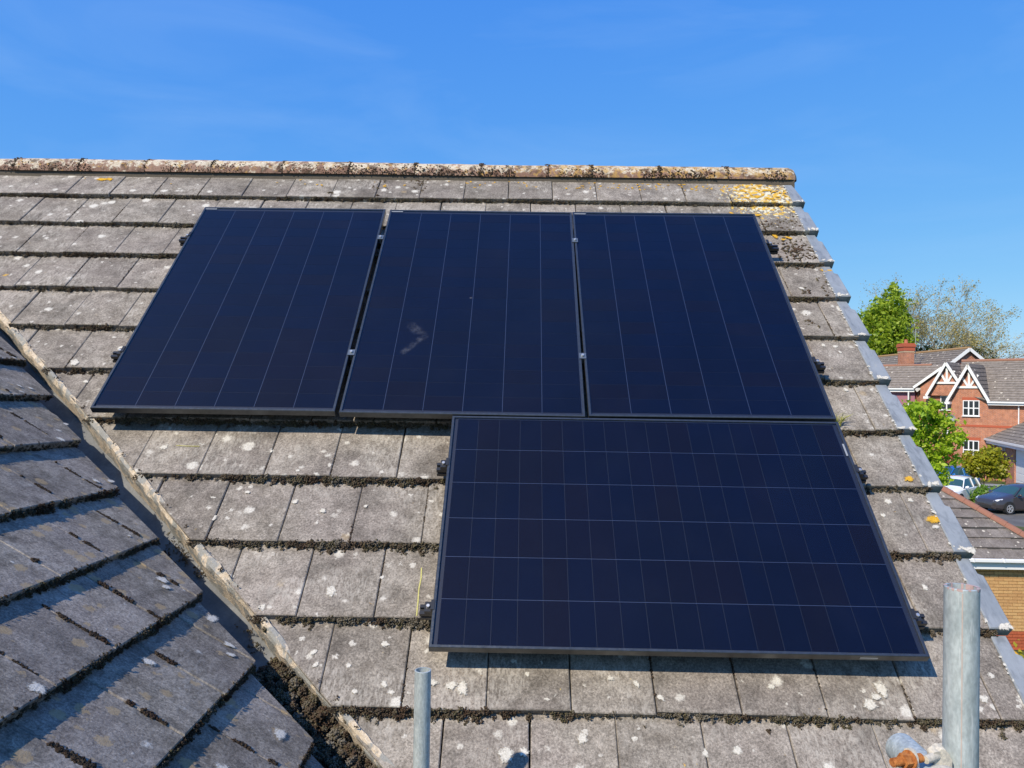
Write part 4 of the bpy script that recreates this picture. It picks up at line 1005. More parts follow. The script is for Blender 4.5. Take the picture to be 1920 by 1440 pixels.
def leaf_mesh(name, C, size, tint, mat, parent, up=.5):
    N = len(C); nrm = rng.normal(size=(N, 3)); nrm[:, 2] += up; nrm /= np.linalg.norm(nrm, axis=1)[:, None]
    a = rng.normal(size=(N, 3)); a -= (a*nrm).sum(1)[:, None]*nrm; a /= np.linalg.norm(a, axis=1)[:, None]; bb = np.cross(nrm, a)
    s = size*rng.choice([.45, .7, 1., 1.45], (N, 1))*rng.uniform(.8, 1.2, (N, 1))
    V = np.stack([C-a*s*.55, C+bb*s*.32+nrm*s*.06, C+a*s*.6, C-bb*s*.32+nrm*s*.06], 1).reshape(-1, 3); F = np.arange(N*4).reshape(N, 4)
    return np_mesh(name, V, F, mat, parent, np.repeat(tint, 4), 'stuff')
def crown_points(center, rad, nclump, per, crad, shape=1.0, flat=1., shell=.55):
    C = []; tn = []
    for _ in range(nclump):
        d = rng.normal(size=3); d /= np.linalg.norm(d); rr = rng.uniform(shell, 1.0)
        c = np.array(center)+d*rr*np.array(rad)
        if shape != 1.0: 
            h = (c[2]-center[2])/rad[2]; c[:2] = np.array(center[:2])+(c[:2]-np.array(center[:2]))*(1-.35*shape*max(0, h))
        k = int(per*rng.uniform(.5, 1.5)); p = rng.normal(size=(k, 3))*crad*np.array([1, 1, flat])*rng.uniform(.6, 1.2)+c
        C.append(p); tn.append(np.clip(rng.normal(rng.uniform(.2, .8), .18, k), 0, 1))
    return np.concatenate(C), np.concatenate(tn)
def trunk_mb(base, top, r0, r1, limbs, spread, mb=None, seed=0):
    mb = mb or MB(); R_ = random.Random(seed); base = Vector(base); top = Vector(top)
    pts = [base.lerp(top, k/5)+Vector((R_.gauss(0, r0*.5), R_.gauss(0, r0*.5), 0))*(k > 0) for k in range(6)]
    mb.tube(pts, [r0+(r1-r0)*k/5 for k in range(6)], 8); ends = []
    for i in range(limbs):
        p = base.lerp(top, R_.uniform(.35, .95)); a_ = R_.uniform(0, 6.28); l_ = spread*R_.uniform(.6, 1)
        q = p+Vector((math.cos(a_)*l_, math.sin(a_)*l_, l_*R_.uniform(.4, 1.0))); m = p.lerp(q, .5)+Vector((0, 0, -.08*l_)); mb.tube([p, m, q], [r1*.9, r1*.6, r1*.2], 6); ends.append((p, q))
    return mb, ends
M_bark = plain('bark', (.13, .10, .075), .95, 0, .3, 12, bump=.5); M_birch = plain('pale birch bark', (.52, .48, .38), .85, 0, .25, 6)
ML_green = leaf_mat('sycamore leaves', (.17, .28, .015), (.44, .54, .05)); ML_maple = leaf_mat('maple leaves', (.24, .40, .015), (.46, .60, .04), (.52, .56, .07))
ML_bud = leaf_mat('birch buds', (.36, .31, .10), (.54, .46, .18)); ML_shrub = leaf_mat('shrub leaves', (.27, .27, .015), (.46, .46, .03), (.40, .16, .04)); ML_dark = leaf_mat('hedge leaves', (.025, .045, .012), (.05, .085, .02))
ML_red = leaf_mat('red leaves', (.30, .05, .03), (.40, .09, .04)); ML_cover = leaf_mat('cover leaves', (.10, .22, .02), (.22, .36, .05)); ML_yel = leaf_mat('yellow bush leaves', (.35, .33, .02), (.50, .42, .03))
def tree(name, label, cat, base, top, crown, mat, size, tm=M_bark, r=(.3, .06), limbs=9, spread=2., crown_name='crown', group=None, up=.5):
    t = thing(name, label, cat, T(*base), group); mb, _ = trunk_mb((0, 0, 0), Vector(top)-Vector(base), r[0], r[1], limbs, spread, seed=len(name)+int(base[0]*10)); mb.build('trunk', tm, t)
    C, tn = crown; leaf_mesh(crown_name, C-np.array(base), size, tn, mat, t, up); return t
# bright green broadleaf behind the roofs
c1 = crown_points((41.7, 80.5, 13.2), (2.9, 2.9, 4.0), 170, 52, .46, .9); c2 = crown_points((42.6, 80.4, 16.2), (1.6, 1.6, 2.4), 50, 34, .36, .9); c3 = crown_points((40.3, 80.3, 12.0), (2.0, 2.0, 2.6), 56, 38, .44)
tree('broadleaf_tree', 'dense bright green tree behind the chimney, left of the bare birches', 'tree', (42.0, 80.5, 0), (42.2, 80.5, 16.5), tuple(np.concatenate([a_, b_, c_]) for a_, b_, c_ in zip(c1, c2, c3)), ML_green, .34, r=(.4, .08), limbs=14, spread=2.6)
# bare birches coming into bud
def birch(label, base, stems, seed, leafn, width, top_z):
    R_ = random.Random(seed); t = thing('birch_tree', label, 'tree', T(*base), 'bare birches behind the houses'); tm = MB(); tw = MB(); bud = []
    def grow(p, d, l_, r, lev):
        d = d.normalized(); q = p+d*l_; m = p.lerp(q, .5)+Vector((R_.gauss(0, l_*.05), R_.gauss(0, l_*.05), 0))
        (tm if lev < 2 else tw).tube([p, m, q], [r, r*.8, r*.58], 6 if lev < 2 else 3, False)
        if lev >= 6:
            bud.append(q); bud.append(m); return
        for _ in range(R_.choice((2, 3, 3)) if lev < 5 else 3):
            nd = d+Vector((R_.gauss(0, .42*width), R_.gauss(0, .42), R_.gauss(.05, .28)))
            grow(q if R_.random() < .6 else m, nd, l_*R_.uniform(.62, .86), max(.011, r*.62), lev+1)
    for (dx, dz, l_, r) in stems: grow(Vector((0, 0, 0)), Vector((dx, R_.gauss(0, .05), dz)), l_, r, 0)
    tm.build('trunk', M_birch, t); tw.build('twigs', plain('twig bark', (.36, .30, .23), .9, 0, .2), t, kind='stuff')
    B = np.array([tuple(x) for x in bud]); idx = rng.integers(0, len(B), leafn); C = B[idx]+rng.normal(size=(leafn, 3))*.22
    leaf_mesh('buds', C, .13, rng.uniform(0, 1, leafn), ML_bud, t); return t
birch('pale multi stemmed birch with sparse buds, just right of the green tree', (48.6, 85.6, 0), [(-.05, 1, 5.6, .17), (.06, 1, 6.1, .16), (-.12, 1, 5.2, .12)], 3, 15000, .75, 20)
birch('forked white trunked birch in the middle of the bare trees', (50.6, 85.0, 0), [(-.06, 1, 6.0, .15), (.10, 1, 5.9, .16), (.02, 1, 5.4, .12)], 12, 22000, .85, 20)
birch('wide spreading bare tree at the right end of the birches', (54.4, 86.5, 0), [(-.02, 1, 5.3, .17), (.20, 1, 5.2, .15), (.40, 1, 4.8, .12)], 21, 10000, 1.05, 19)
C, tn = crown_points((50, 83, 8.6), (6.8, 1.2, 3.4), 120, 70, .7); 
t = thing('hedge', 'dark green hedge below the birches behind the far roofs', 'hedge', T(50, 83, 0)); leaf_mesh('foliage', C-np.array((50, 83, 0)), .38, tn, ML_dark, t); mb = MB(); 
for x in (-5, -2, 1, 4): mb.tube([(x, 0, 0), (x+.2, 0, 8)], [.14, .05], 6)
mb.build('stems', M_bark, t)
# little bright tree beside the verge
cl = []
for (cx, cz, rx, rz_) in ((20.3, 5.35, .42, .62), (21.0, 5.55, .42, .50), (21.6, 5.0, .52, .5), (20.6, 4.5, .85, .5), (21.9, 4.25, .60, .42), (21.2, 3.7, 1.05, .5), (20.7, 3.0, .9, .5), (21.6, 3.15, .75, .45), (20.2, 3.9, .8, .5), (21.0, 2.4, .7, .4), (20.0, 4.8, .5, .5)):
    cl.append(crown_points((cx, 31.4, cz), (rx, .9, rz_), 15, 50, .17, shell=.3, flat=.7))
tree('maple_tree', 'small bright yellow-green tree rising beside the roof verge', 'tree', (21.0, 31.4, 0), (20.9, 31.4, 5.2), tuple(np.concatenate(x) for x in zip(*cl)), ML_maple, .17, r=(.09, .03), limbs=12, spread=1.0)
# golden shrub and ground cover by the dark car
c1 = crown_points((30.75, 43.5, 2.25), (1.25, 1.0, .75), 70, 52, .17); c2 = crown_points((31.0, 43.4, 1.7), (1.1, .9, .6), 30, 34, .17)
tree('golden_shrub', 'golden shrub with reddish tips growing behind the dark grey car', 'shrub', (30.75, 43.5, 0), (30.8, 43.5, 2.4), tuple(np.concatenate(x) for x in zip(c1, c2)), ML_shrub, .19, r=(.06, .02), limbs=10, spread=.8, crown_name='foliage')
c1 = crown_points((29.3, 40.6, .45), (1.25, 1.4, .40), 60, 40, .16)
o = leaf_mesh('ground_cover', c1[0], .18, c1[1], ML_cover, None); o['label'] = 'low bright green leafy plants on the ground left of the dark car'; o['category'] = 'plants'
c1 = crown_points((31.9, 49.8, 2.1), (.6, .4, .7), 14, 26, .16)
tree('red_shrub', 'small red leaved shrub at the house wall behind the little tree', 'shrub', (31.9, 49.8, 0), (31.9, 49.8, 2.2), c1, ML_red, .18, r=(.05, .02), limbs=5, spread=.4, crown_name='foliage')
c1 = crown_points((11.86, 10.3, .75), (.42, .4, .62), 26, 34, .09)
tree('yellow_bush', 'yellow-green bush at the foot of the orange brick garage wall', 'bush', (11.86, 10.3, 0), (11.9, 10.3, 1.0), c1, ML_yel, .085, r=(.03, .01), limbs=7, spread=.3, crown_name='foliage')

# ------------------------------------------------------------------ houses beyond
HA = frame((36.867, 55.580, 0), (.6428, -.766, 0), (.766, .6428, 0), (0, 0, 1))
def roof_slab(mb, p, th=.08):
    """p: four corners eave-left, eave-right, ridge-right, ridge-left of a slope"""
    p = [Vector(q) for q in p]; n = (p[1]-p[0]).cross(p[3]-p[0]).normalized(); n = n if n.z > 0 else -n
    mb.add(list(p)+[q-n*th for q in p], [(0,1,2,3),(7,6,5,4),(0,4,5,1),(1,5,6,2),(2,6,7,3),(3,7,4,0)])
    return n
def courses(mb, p, gauge=.34, th=.035):
    p = [Vector(q) for q in p]; n = (p[1]-p[0]).cross(p[3]-p[0]).normalized(); n = n if n.z > 0 else -n
    L_ = (p[3]-p[0]).length; k = max(1, int(L_/gauge))
    for i in range(k):
        f0, f1 = i/k, (i+1)/k; a = p[0].lerp(p[3], f0); b_ = p[1].lerp(p[2], f0); c = p[1].lerp(p[2], f1); d = p[0].lerp(p[3], f1)
        mb.add([a+n*(th+.03), b_+n*(th+.03), c+n*.03, d+n*.03, a, b_, c, d], [(0,1,2,3),(4,5,1,0),(5,6,2,1),(6,7,3,2),(7,4,0,3)])
def window(parent, s0, s1, z0, z1, d, cols, rows, arch=True):
    w_ = MB(); t_ = .06
    w_.box((s0, d-.05, z0), (s1, d+.03, z0+t_)); w_.box((s0, d-.05, z1-t_), (s1, d+.03, z1)); w_.box((s0, d-.05, z0+t_), (s0+t_, d+.03, z1-t_)); w_.box((s1-t_, d-.05, z0+t_), (s1, d+.03, z1-t_))
    iw = (s1-s0-2*t_)/cols; ih = (z1-z0-2*t_)/rows
    for i in range(1, cols): w_.box((s0+t_+i*iw-.045, d-.045, z0+t_), (s0+t_+i*iw+.045, d+.025, z1-t_))
    for j in range(1, rows): w_.box((s0+t_, d-.04, z0+t_+j*ih-.04), (s1-t_, d+.02, z0+t_+j*ih+.04))
    o = w_.build('window', M_upvc, parent)
    for i in range(cols):
        for j in range(rows):
            g_ = MB(); g_.box((s0+t_+i*iw+(.045 if i else 0), d-.02, z0+t_+j*ih+(.04 if j else 0)), (s0+t_+(i+1)*iw-(.045 if i < cols-1 else 0), d-.012, z0+t_+(j+1)*ih-(.04 if j < rows-1 else 0))); g_.build('pane', M_glass_dark, o)
    g_ = MB(); g_.box((s0-.06, d-.11, z0-.06), (s1+.06, d+.02, z0-.003)); g_.build('sill', M_upvc, o)
    return o
hA = thing('brick_house', 'red brick house with white timbered twin gables and grey tiled roof', 'house', HA, 'red brick houses across the way')
D2 = 1.2
b = MB(); b.box((-1.45, 0, 0), (9, 5.5, 6.05)); b.build('wall', M_brick, hA)
b = MB(); b.add([(-1.47, -.004, 5.9), (1.27, -.004, 5.9), (-.10, -.004, 8.55), (-1.47, 2.6, 5.9), (1.27, 2.6, 5.9), (-.10, 2.6, 8.55)], [(0,1,2),(5,4,3),(0,3,4,1),(1,4,5,2),(2,5,3,0)]); b.build('gable_wall', M_brick, hA)
b = MB(); pl = [(-4.25, 0), (-1.46, 0), (-1.46, 8.0), (-2.04, 8.9), (-2.7, 8.35), (-4.25, 7.12)]
b.add([(s_, D2, z) for s_, z in pl]+[(s_, D2+3.4, z) for s_, z in pl], [tuple(range(6)), tuple(range(11, 5, -1))]+[(i, 6+i, 6+(i+1) % 6, (i+1) % 6) for i in range(6)]); b.build('wall', M_brick, hA)
rz_, rd = 9.22, 3.5
def roof_part(parent, p, mat=M_ftile, name='roof'):
    b = MB(); roof_slab(b, p); r_ = b.build(name, mat, parent); b = MB(); courses(b, p); b.build('tile_courses', mat, r_, kind='stuff'); return r_
main = roof_part(hA, [(1.25, -.32, 5.98), (9.2, -.32, 5.98), (9.2, rd, rz_), (-1.9, rd, rz_)][:4])
b = MB(); roof_slab(b, [(-1.9, 2*rd+.3, 5.98), (9.2, 2*rd+.3, 5.98), (9.2, rd, rz_), (-1.9, rd, rz_)]); b.build('rear_roof', M_ftile, hA)
roof_part(hA, [(-1.5, .6, 6.75), (1.3, -.32, 5.98), (1.3, rd, rz_), (-1.95, rd, rz_)])
b = MB(); b.tube([(-1.95, rd, rz_+.05), (9.2, rd, rz_+.05)], [.13, .13], 10); b.build('ridge', M_fridge, hA)
def gable_roof(parent, s0, s1, z0, zb, apex, d0, d1, apz):
    # right and left small slopes running back into the main roof
    a = (apex, d0, apz)
    roof_part(parent, [(s1+.12, d1, zb-.15), (s1+.12, d0, zb-.15), (apex, d0, apz+.12), (apex, d1, apz+.12)])
    roof_part(parent, [(s0-.12, d0, z0-.2), (s0-.12, d1, z0-.2), (apex, d1, apz+.12), (apex, d0, apz+.12)])
def barge(parent, p, q, d):
    b = MB(); b.beam((p[0], d, p[1]), (q[0], d, q[1]), .06, .20, (0, 0, 1)); b.build('bargeboard', M_white, parent)
gable_roof(hA, -1.50, 1.30, 6.05, 6.15, -.10, -.36, 2.6, 8.75)
barge(hA, (-1.60, 5.92), (-.10, 8.70), -.40); barge(hA, (1.40, 5.98), (-.10, 8.70), -.40)
b = MB(); b.box((-1.72, -.44, 5.72), (-1.36, -.02, 5.92)); b.build('soffit', M_white, hA)
def timbers(parent, c, zc, apz, hw, d):
    b = MB(); b.beam((c-hw, d, zc), (c+hw, d, zc), .10, .17); b.beam((c, d-.001, zc+.085), (c, d-.001, apz), .12, .16, (1, 0, 0))
    for sg in (-1, 1):
        zt_ = zc+.95; b.beam((c+sg*.10, d+.002, zc+.10), (c+sg*hw*.66, d+.002, zt_), .10, .15)
    b.build('gable_timbers', M_white, parent)
timbers(hA, -.10, 7.06, 8.45, .95, -.05)
# left gable, set back
b = MB(); b.add([(-3.40, D2-.30, 6.4), (-1.47, D2-.30, 6.4), (-1.47, D2-.30, 8.2), (-2.08, D2-.30, 8.85), (-3.40, D2, 6.4), (-1.47, D2, 6.4), (-1.47, D2, 8.2), (-2.08, D2, 8.85)], [(0,1,2,3),(7,6,5,4),(0,4,5,1),(1,5,6,2),(2,6,7,3),(3,7,4,0)]); b.build('gable_wall', M_brick, hA)
barge(hA, (-3.55, 6.35), (-2.06, 9.0), D2-.62); barge(hA, (-1.0, 7.3), (-2.06, 9.0), D2-.62)
roof_part(hA, [(-.95, 3.2, 7.2), (-.95, D2-.6, 7.2), (-2.06, D2-.6, 9.08), (-2.06, 3.2, 9.08)])
roof_part(hA, [(-3.62, D2-.6, 6.25), (-3.62, 3.2, 6.25), (-2.06, 3.2, 9.08), (-2.06, D2-.6, 9.08)])
b = MB(); b.box((-3.75, D2-.66, 6.12), (-3.36, D2-.25, 6.32)); b.build('soffit', M_white, hA)
timbers(hA, -2.06, 7.42, 8.8, .85, D2-.36)
barge(hA, (-4.72, 7.03), (-2.50, 8.66), D2-.22)
roof_part(hA, [(-4.78, D2-.2, 7.08), (-4.78, 5.0, 7.08), (-2.4, 5.0, 8.82), (-2.4, D2-.2, 8.82)])
b = MB(); b.box((1.30, -.46, 5.86), (9.2, -.34, 5.98)); b.build('gutter', M_upvc, hA)
b = MB(); b.box((1.30, -.335, 5.70), (9.2, -.30, 5.93)); b.build('fascia', M_upvc, hA)
b = MB(); b.box((-1.47, -.03, 4.00), (9.0, -.004, 4.16)); b.box((-.62, -.02, 6.07), (.72, -.004, 6.28)); b.box((-.56, -.02, 2.97), (.72, -.004, 3.18)); b.build('brick_band', M_redband, hA)
b = MB(); b.box((-4.25, D2-.03, 4.35), (-1.50, D2-.004, 4.52)); b.build('brick_band', M_redband, hA)
b = MB(); b.tube([(3.3, -.10, 0), (3.3, -.10, 5.6), (3.3, -.36, 5.86)], [.045]*3, 8); b.build('downpipe', M_upvc, hA)
window(hA, -.54, .64, 4.84, 6.04, -.01, 3, 2); window(hA, -.50, .63, 1.48, 2.94, -.01, 3, 2)
window(hA, -2.66, -1.72, 5.25, 6.40, D2-.01, 2, 2); window(hA, -2.50, -1.72, 2.45, 3.62, D2-.01, 2, 1)
t = thing('satellite_dish', 'dark grey satellite dish on the corner of the red brick wall', 'satellite dish', HA @ T(-1.30, -.35, 4.62))
b = MB(); n = 20; vs_ = [(0, .05, 0)]
for rr, yy in ((.12, .04), (.24, .015), (.34, -.03)):
    vs_ += [(rr*math.cos(6.2832*k/n), yy, rr*.85*math.sin(6.2832*k/n)) for k in range(n)]
b.add(vs_, [(0, 1+k, 1+(k+1) % n) for k in range(n)]+[(1+j*n+k, 1+j*n+(k+1) % n, 1+(j+1)*n+(k+1) % n, 1+(j+1)*n+k)[::-1] for j in range(2) for k in range(n)]); 
M_dish = plain('dish grey', (.17, .19, .22), .5); b.build('dish', M_dish, t, Matrix.Rotation(.5, 4, 'Z') @ Matrix.Rotation(-.35, 4, 'X'))
b = MB(); b.tube([(0, .06, 0), (0, .34, -.12)], [.025]*2, 8); b.build('bracket', M_dish, t); b = MB(); b.tube([(0, .02, -.28), (.04, -.34, -.12)], [.012]*2, 6); b.build('arm', M_dish, t)
# house with gutter on the left
hD = thing('brick_house', 'small grey tiled house corner with white gutter beside the verge', 'house', HA @ T(-9.5, 2.5, 0), 'red brick houses across the way')
roof_part(hD, [(-.5, 0, 7.02), (4.25, 0, 7.02), (5.9, 2.5, 9.02), (-.5, 2.5, 9.02)])
b = MB(); b.tube([(-.5, 2.5, 9.05), (4.6, 2.5, 9.05)], [.12]*2, 8); b.build('ridge', M_fridge, hD)
b = MB(); b.box((-.5, -.14, 6.88), (4.2, -.01, 7.0)); b.build('gutter', M_upvc, hD); b = MB(); b.box((-.5, -.005, 6.68), (4.2, .03, 6.93)); b.build('fascia', M_upvc, hD)
b = MB(); b.box((-.3, .35, 0), (4.1, 2.6, 6.75)); b.build('wall', plain('mauve render', (.34, .15, .19), .9, 0, .1), hD)
b = MB(); b.tube([(3.75, -.05, 0), (3.75, -.05, 6.7), (3.85, .1, 6.85)], [.06]*3, 8); b.build('downpipe', M_upvc, hD)
# rear house with chimney: ridge runs towards us
hR = thing('brick_house', 'brown tiled house at the rear with red brick chimney and gable peak', 'house', frame((40.05, 61.56, 0), (.0296, -.9996, 0), (.9996, .0296, 0), (0, 0, 1)), 'red brick houses across the way')
RZ = 10.45
rr_ = roof_part(hR, [(-22, -4.6, 6.9), (.25, -4.6, 6.9), (.25, 0, RZ), (-22, 0, RZ)]); b = MB(); roof_slab(b, [(-22, 4.6, 6.9), (.25, 4.6, 6.9), (.25, 0, RZ), (-22, 0, RZ)]); b.build('rear_roof', M_ftile, hR)
b = MB(); b.tube([(-22, 0, RZ+.03), (.27, 0, RZ+.03)], [.14]*2, 8); b.build('ridge', plain('mossy ridge tile', (.33, .20, .09), .9, 0, .3, 6), hR)
b = MB(); b.box((-21.5, -4.2, 0), (0, 4.2, 6.9)); b.add([(0, -4.2, 6.9), (0, 4.2, 6.9), (0, 0, RZ-.15), (-.3, -4.2, 6.9), (-.3, 4.2, 6.9), (-.3, 0, RZ-.15)], [(0,1,2),(5,4,3),(0,3,4,1),(1,4,5,2),(2,5,3,0)]); b.build('wall', M_brick, hR)
for sg in (-1, 1):
    b = MB(); b.beam((.28, sg*4.6, 6.78), (.28, 0, RZ-.05), .06, .26); b.build('bargeboard', M_white, hR)
b = MB(); cs, cd_ = -4.0, -3.2
b.box((cs-.55, cd_-.45, 7.5), (cs+.55, cd_+.45, 10.25)); ch = b.build('chimney', M_brick, hR)
b = MB(); b.box((cs-.57, cd_-.47, 10.253), (cs+.57, cd_+.47, 10.40)); b.build('band', plain('pale band', (.50, .36, .24), .9), ch)
b = MB(); b.box((cs-.60, cd_-.50, 10.403), (cs+.60, cd_+.50, 10.75)); b.box((cs-.66, cd_-.56, 10.753), (cs+.66, cd_+.56, 10.98)); b.box((cs-.6, cd_-.5, 10.983), (cs+.6, cd_+.5, 11.08)); b.build('chimney_head', M_redband, ch)
b = MB(); b.tube([(cs, cd_, 11.08), (cs, cd_, 11.42), (cs, cd_, 11.46)], [.17, .14, .16], 14); b.build('chimney_pot', plain('terracotta pot', (.42, .15, .08), .85), ch)
b = MB(); b.beam((cs-1.0, cd_-.9, 8.15), (cs-.45, cd_+.1, 9.4), .5, .04, (0, -.6, 1)); b.build('flashing', M_lead, ch)
b = MB(); b.tube([(cs+.2, cd_+.75, 9.8), (cs+.2, cd_+.75, 12.4)], [.025]*2, 6)
for k in range(6): b.tube([(cs-.35+.03*k, cd_+.75, 12.3-.12*k), (cs+.75-.03*k, cd_+.75, 12.3-.12*k)], [.012]*2, 4)
b.build('aerial', M_galv, hR)
# attached garage with hipped roof on the right
GFm = frame((37.605, 54.855, 0), (-.3131, -.9497, 0), (.9497, -.3131, 0), (0, 0, 1))
hG = thing('attached_garage', 'white doored garage with hipped tiled roof and porch, right of the red brick house', 'garage', GFm)
ZE = 3.15
roof_part(hG, [(-.5, 0, ZE), (11, 0, ZE), (11, 3.6, ZE+2.2), (-.1, 3.6, ZE+2.2)])
b = MB(); b.beam((-.52, -.02, ZE+.1), (-.12, 3.6, ZE+2.32), .10, .16); b.build('hip', M_lead, hG)
b = MB(); b.box((-.5, -.13, ZE-.12), (11, -.005, ZE+.02)); b.build('gutter', M_upvc, hG); b = MB(); b.box((-.5, 0, ZE-.34), (11, .04, ZE-.06)); b.build('fascia', M_upvc, hG); b = MB(); b.box((-.5, .04, ZE-.34), (11, .5, ZE-.31)); b.build('soffit', M_white, hG)
b = MB(); b.box((3.95, .4, 0), (6.0, .65, ZE-.34)); b.box((8.6, .4, 0), (11, .65, ZE-.34)); b.box((-.3, 1.55, 0), (11, 1.8, ZE-.31)); b.build('wall', M_brick, hG)
b = MB(); b.box((6.0, .5, 0), (8.6, .55, ZE-.36)); gd = b.build('garage_door', M_white, hG)
for k in range(5): 
    b = MB(); b.box((6.08, .485, .12+.52*k), (8.52, .498, .56+.52*k)); b.build('door_panel', M_white, gd)
b = MB(); b.box((2.05, 1.49, 0), (3.0, 1.545, 2.2)); fd = b.build('front_door', plain('dark brown door', (.10, .035, .03), .5), hG)
b = MB(); b.box((1.95, 1.50, 0), (2.045, 1.548, 2.3)); b.box((3.005, 1.50, 0), (3.1, 1.548, 2.3)); b.box((2.045, 1.50, 2.205), (3.005, 1.548, 2.3)); b.build('door_frame', M_white, hG)
for k in range(10):
    b = MB(); b.box((1.55+.22*k, .42, 2.42), (1.66+.22*k, .45, 2.80)); b.build('valance_slat', plain('grey valance', (.30, .33, .38), .6), hG)
b = MB(); b.tube([(4.7, .36, 1.9), (4.7, .36, 2.1)], [.07, .05], 8); b.build('wall_lamp', M_black, hG)

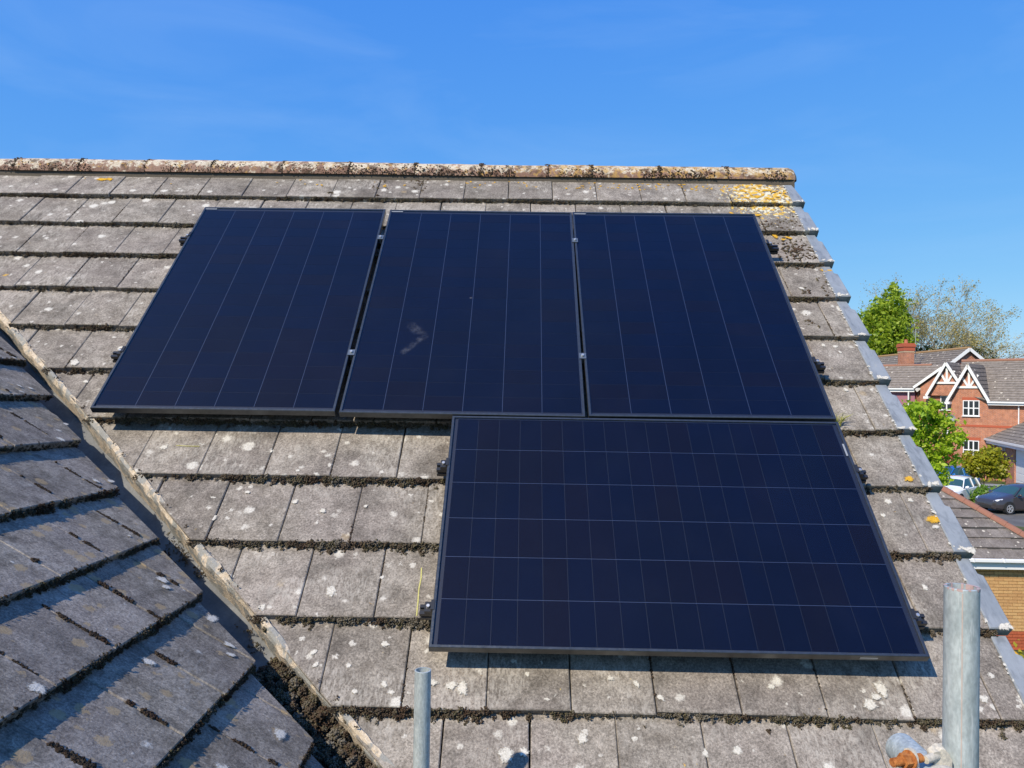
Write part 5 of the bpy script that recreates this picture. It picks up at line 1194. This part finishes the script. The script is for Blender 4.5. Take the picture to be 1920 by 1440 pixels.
# ------------------------------------------------------------------ cars
def car(label, loc, head, paint, group=None):
    t = thing('parked_car', label, 'car', T(*loc) @ rz(head), group)          # local +x is the nose
    # stations: x, half width, bottom z, belt z, top z, roof half width
    st = [(2.02,.52,.34,.60,.62,.40),(1.95,.70,.26,.70,.74,.52),(1.75,.80,.22,.78,.84,.60),(1.35,.855,.20,.86,.94,.64),(.98,.865,.20,.92,1.02,.66),(.88,.865,.20,.93,1.06,.66),(.30,.868,.20,.95,1.40,.56),(.05,.87,.20,.96,1.49,.55),(-.5,.87,.20,.97,1.53,.56),(-1.1,.865,.20,.98,1.50,.55),(-1.55,.86,.22,1.0,1.40,.54),(-1.82,.83,.26,1.0,1.12,.60),(-1.93,.78,.30,.96,1.0,.62),(-1.98,.70,.40,.80,.82,.55)]
    rows = []
    for x, hw, zb, zbelt, zt_, rw in st:
        zm = zb+(zbelt-zb)*.45
        rows.append([(x, hw*.90, zb), (x, hw, zb+.10), (x, hw*1.0, zm), (x, hw*.985, zbelt-.05), (x, hw*.945, zbelt), (x, rw+(hw*.945-rw)*.10, zbelt+(zt_-zbelt)*.90), (x, rw*.72, zt_), (x, 0, zt_+.012)])
    n = 8; full = [[(x, -y, z) for x, y, z in r_]+[(x, y, z) for x, y, z in r_[-2::-1]] for r_ in rows]; m = 15
    body = MB(); glass = MB()
    def face(i, j, mb):
        q = [full[i][j], full[i+1][j], full[i+1][j+1], full[i][j+1]]; mb.add(q, [(0, 1, 2, 3)])
    for i in range(len(st)-1):
        for j in range(m-1):
            jj = min(j, m-2-j)
            g_ = (jj == 4 and 5 <= i <= 10) or (jj in (5, 6) and 5 <= i <= 6 and i == 5) or (jj in (5, 6) and i == 10)
            face(i, j, glass if g_ else body)
    body.add(full[0], [tuple(range(m))]); body.add(full[-1], [tuple(range(m-1, -1, -1))]); body.add([(r_[0][0], sg*r_[0][1], r_[0][2]) for r_ in rows for sg in (-1, 1)], [(2*i, 2*i+1, 2*i+3, 2*i+2) for i in range(len(rows)-1)])
    body.build('body', paint, t, angle=.55); glass.build('windows', M_carglass, t, angle=.7)
    for sg in (-1, 1):
        for p_, q_, w_, u_ in (((.90, sg*.80, .97), (.28, sg*.60, 1.385), .05, (0, 0, 1)), ((-.45, sg*.835, .97), (-.5, sg*.615, 1.47), .07, (1, 0, 0)), ((-1.35, sg*.825, .99), (-1.3, sg*.60, 1.44), .10, (1, 0, 0))):
            pil = MB(); pil.beam(p_, q_, w_, .05, u_); pil.build('pillar', paint, t)
    for sx in (1.27, -1.25):
        for sg in (-1, 1):
            b = MB(); band(b, (sx, sg*.80, .31), (0, 1, 0), .20, .31, .19, 0, 6.2832, 28); w_ = b.build('wheel', M_tyre, t, angle=.5)
            b = MB(); band(b, (sx, sg*.875, .31), (0, 1, 0), .175, .215, .05, 0, 6.2832, 24)
            for k in range(5):
                a_ = 2*math.pi*k/5; 
                for dd in (-.12, .12): b.beam((sx, sg*.89, .31), (sx+.19*math.cos(a_+dd), sg*.885, .31+.19*math.sin(a_+dd)), .030, .025, (0, 1, 0))
            b.tube([(sx, sg*.86, .31), (sx, sg*.905, .31)], [.05]*2, 12); b.build('rim', M_alloy, w_)
            b = MB(); band(b, (sx, sg*.845, .31), (0, 1, 0), .31, .365, .06, math.pi*.5-1.75+1.57-1.57, math.pi*.5+1.75-1.57, 18); b = MB(); band(b, (sx, sg*.80, .33), (0, 1, 0), .31, .37, .148, -1.6, 1.6, 18); b.build('wheel_arch', M_tyre, t)
    for sg in (-1, 1):
        b = MB(); b.tube([(1.94, sg*.50, .66), (1.86, sg*.64, .70), (1.62, sg*.775, .80)], [.05, .085, .03], 10); b.build('headlight', M_lampglass, t, angle=.8)
        b = MB(); b.tube([(-1.90, sg*.70, .78), (-1.80, sg*.78, .98)], [.07, .06], 8); b.build('tail_light', M_taillamp, t)
        b = MB(); b.tube([(.74, sg*.86, 1.0), (.70, sg*.98, 1.03), (.69, sg*1.04, 1.03)], [.05, .085, .05], 8); b.build('door_mirror', paint, t, angle=.8)
        b = MB(); b.box((-.30, sg*.868-.008, .80), (-.14, sg*.868+.008, .83)); b.build('door_handle', paint, t)
        b = MB(); b.tube([(1.90, sg*.60, .40), (1.84, sg*.70, .42)], [.05, .05], 8); b.build('fog_lamp', M_lampglass, t)
    b = MB(); b.box((1.93, -.42, .30), (2.035, .42, .42)); b.build('grille', M_tyre, t)
    return t
M_carglass = plain('car glass', (.03, .075, .07), .05, 0, .1, spec=1.0); M_tyre = plain('tyre rubber', (.02, .02, .02), .8); M_alloy = plain('alloy wheel', (.62, .62, .62), .3, .6)
M_lampglass = plain('headlamp', (.75, .77, .80), .12, .3, spec=.8); M_taillamp = plain('tail lamp', (.4, .02, .02), .2)
def paint(name, c, metal=.3): return plain(name, c, .22, metal, .03, spec=.6, Coat_Weight=.8, Coat_Roughness=.04)
hd = math.atan2(-.24, -.97)
car('dark grey hatchback parked on the drive beside the green plants', (27.97+1.27*math.cos(hd)*-1+.0-.80*math.sin(hd)*1*-1*-1-.37, 36.63-1.27*math.sin(hd)+.80*1.0, 0), hd, paint('grey car paint', (.060, .050, .052)), 'cars on the drive')
car('white car half hidden behind the garage hip and golden shrub', (27.75, 41.3, 0), math.atan2(-.62, -.78), paint('white car paint', (.80, .80, .80), 0), 'cars on the drive')
car('bright blue car behind the white one at the brick house wall', (31.6, 48.9, 0), math.atan2(-.35, -.93), paint('blue car paint', (.015, .17, .52)), 'cars on the drive')

# low blue-grey garden wall behind the shrub
t = thing('garden_wall', 'low slate blue garden wall under the golden shrub', 'wall', T(30.2, 42.0, 0))
b = MB(); b.box((-1.2, 0, 0), (2.4, .2, .92)); b.build('wall', plain('slate paint', (.17, .20, .24), .8, 0, .15), t); b = MB(); b.box((-1.24, -.04, .922), (2.44, .24, 1.0)); b.build('coping', plain('coping stone', (.30, .31, .32), .85), t)
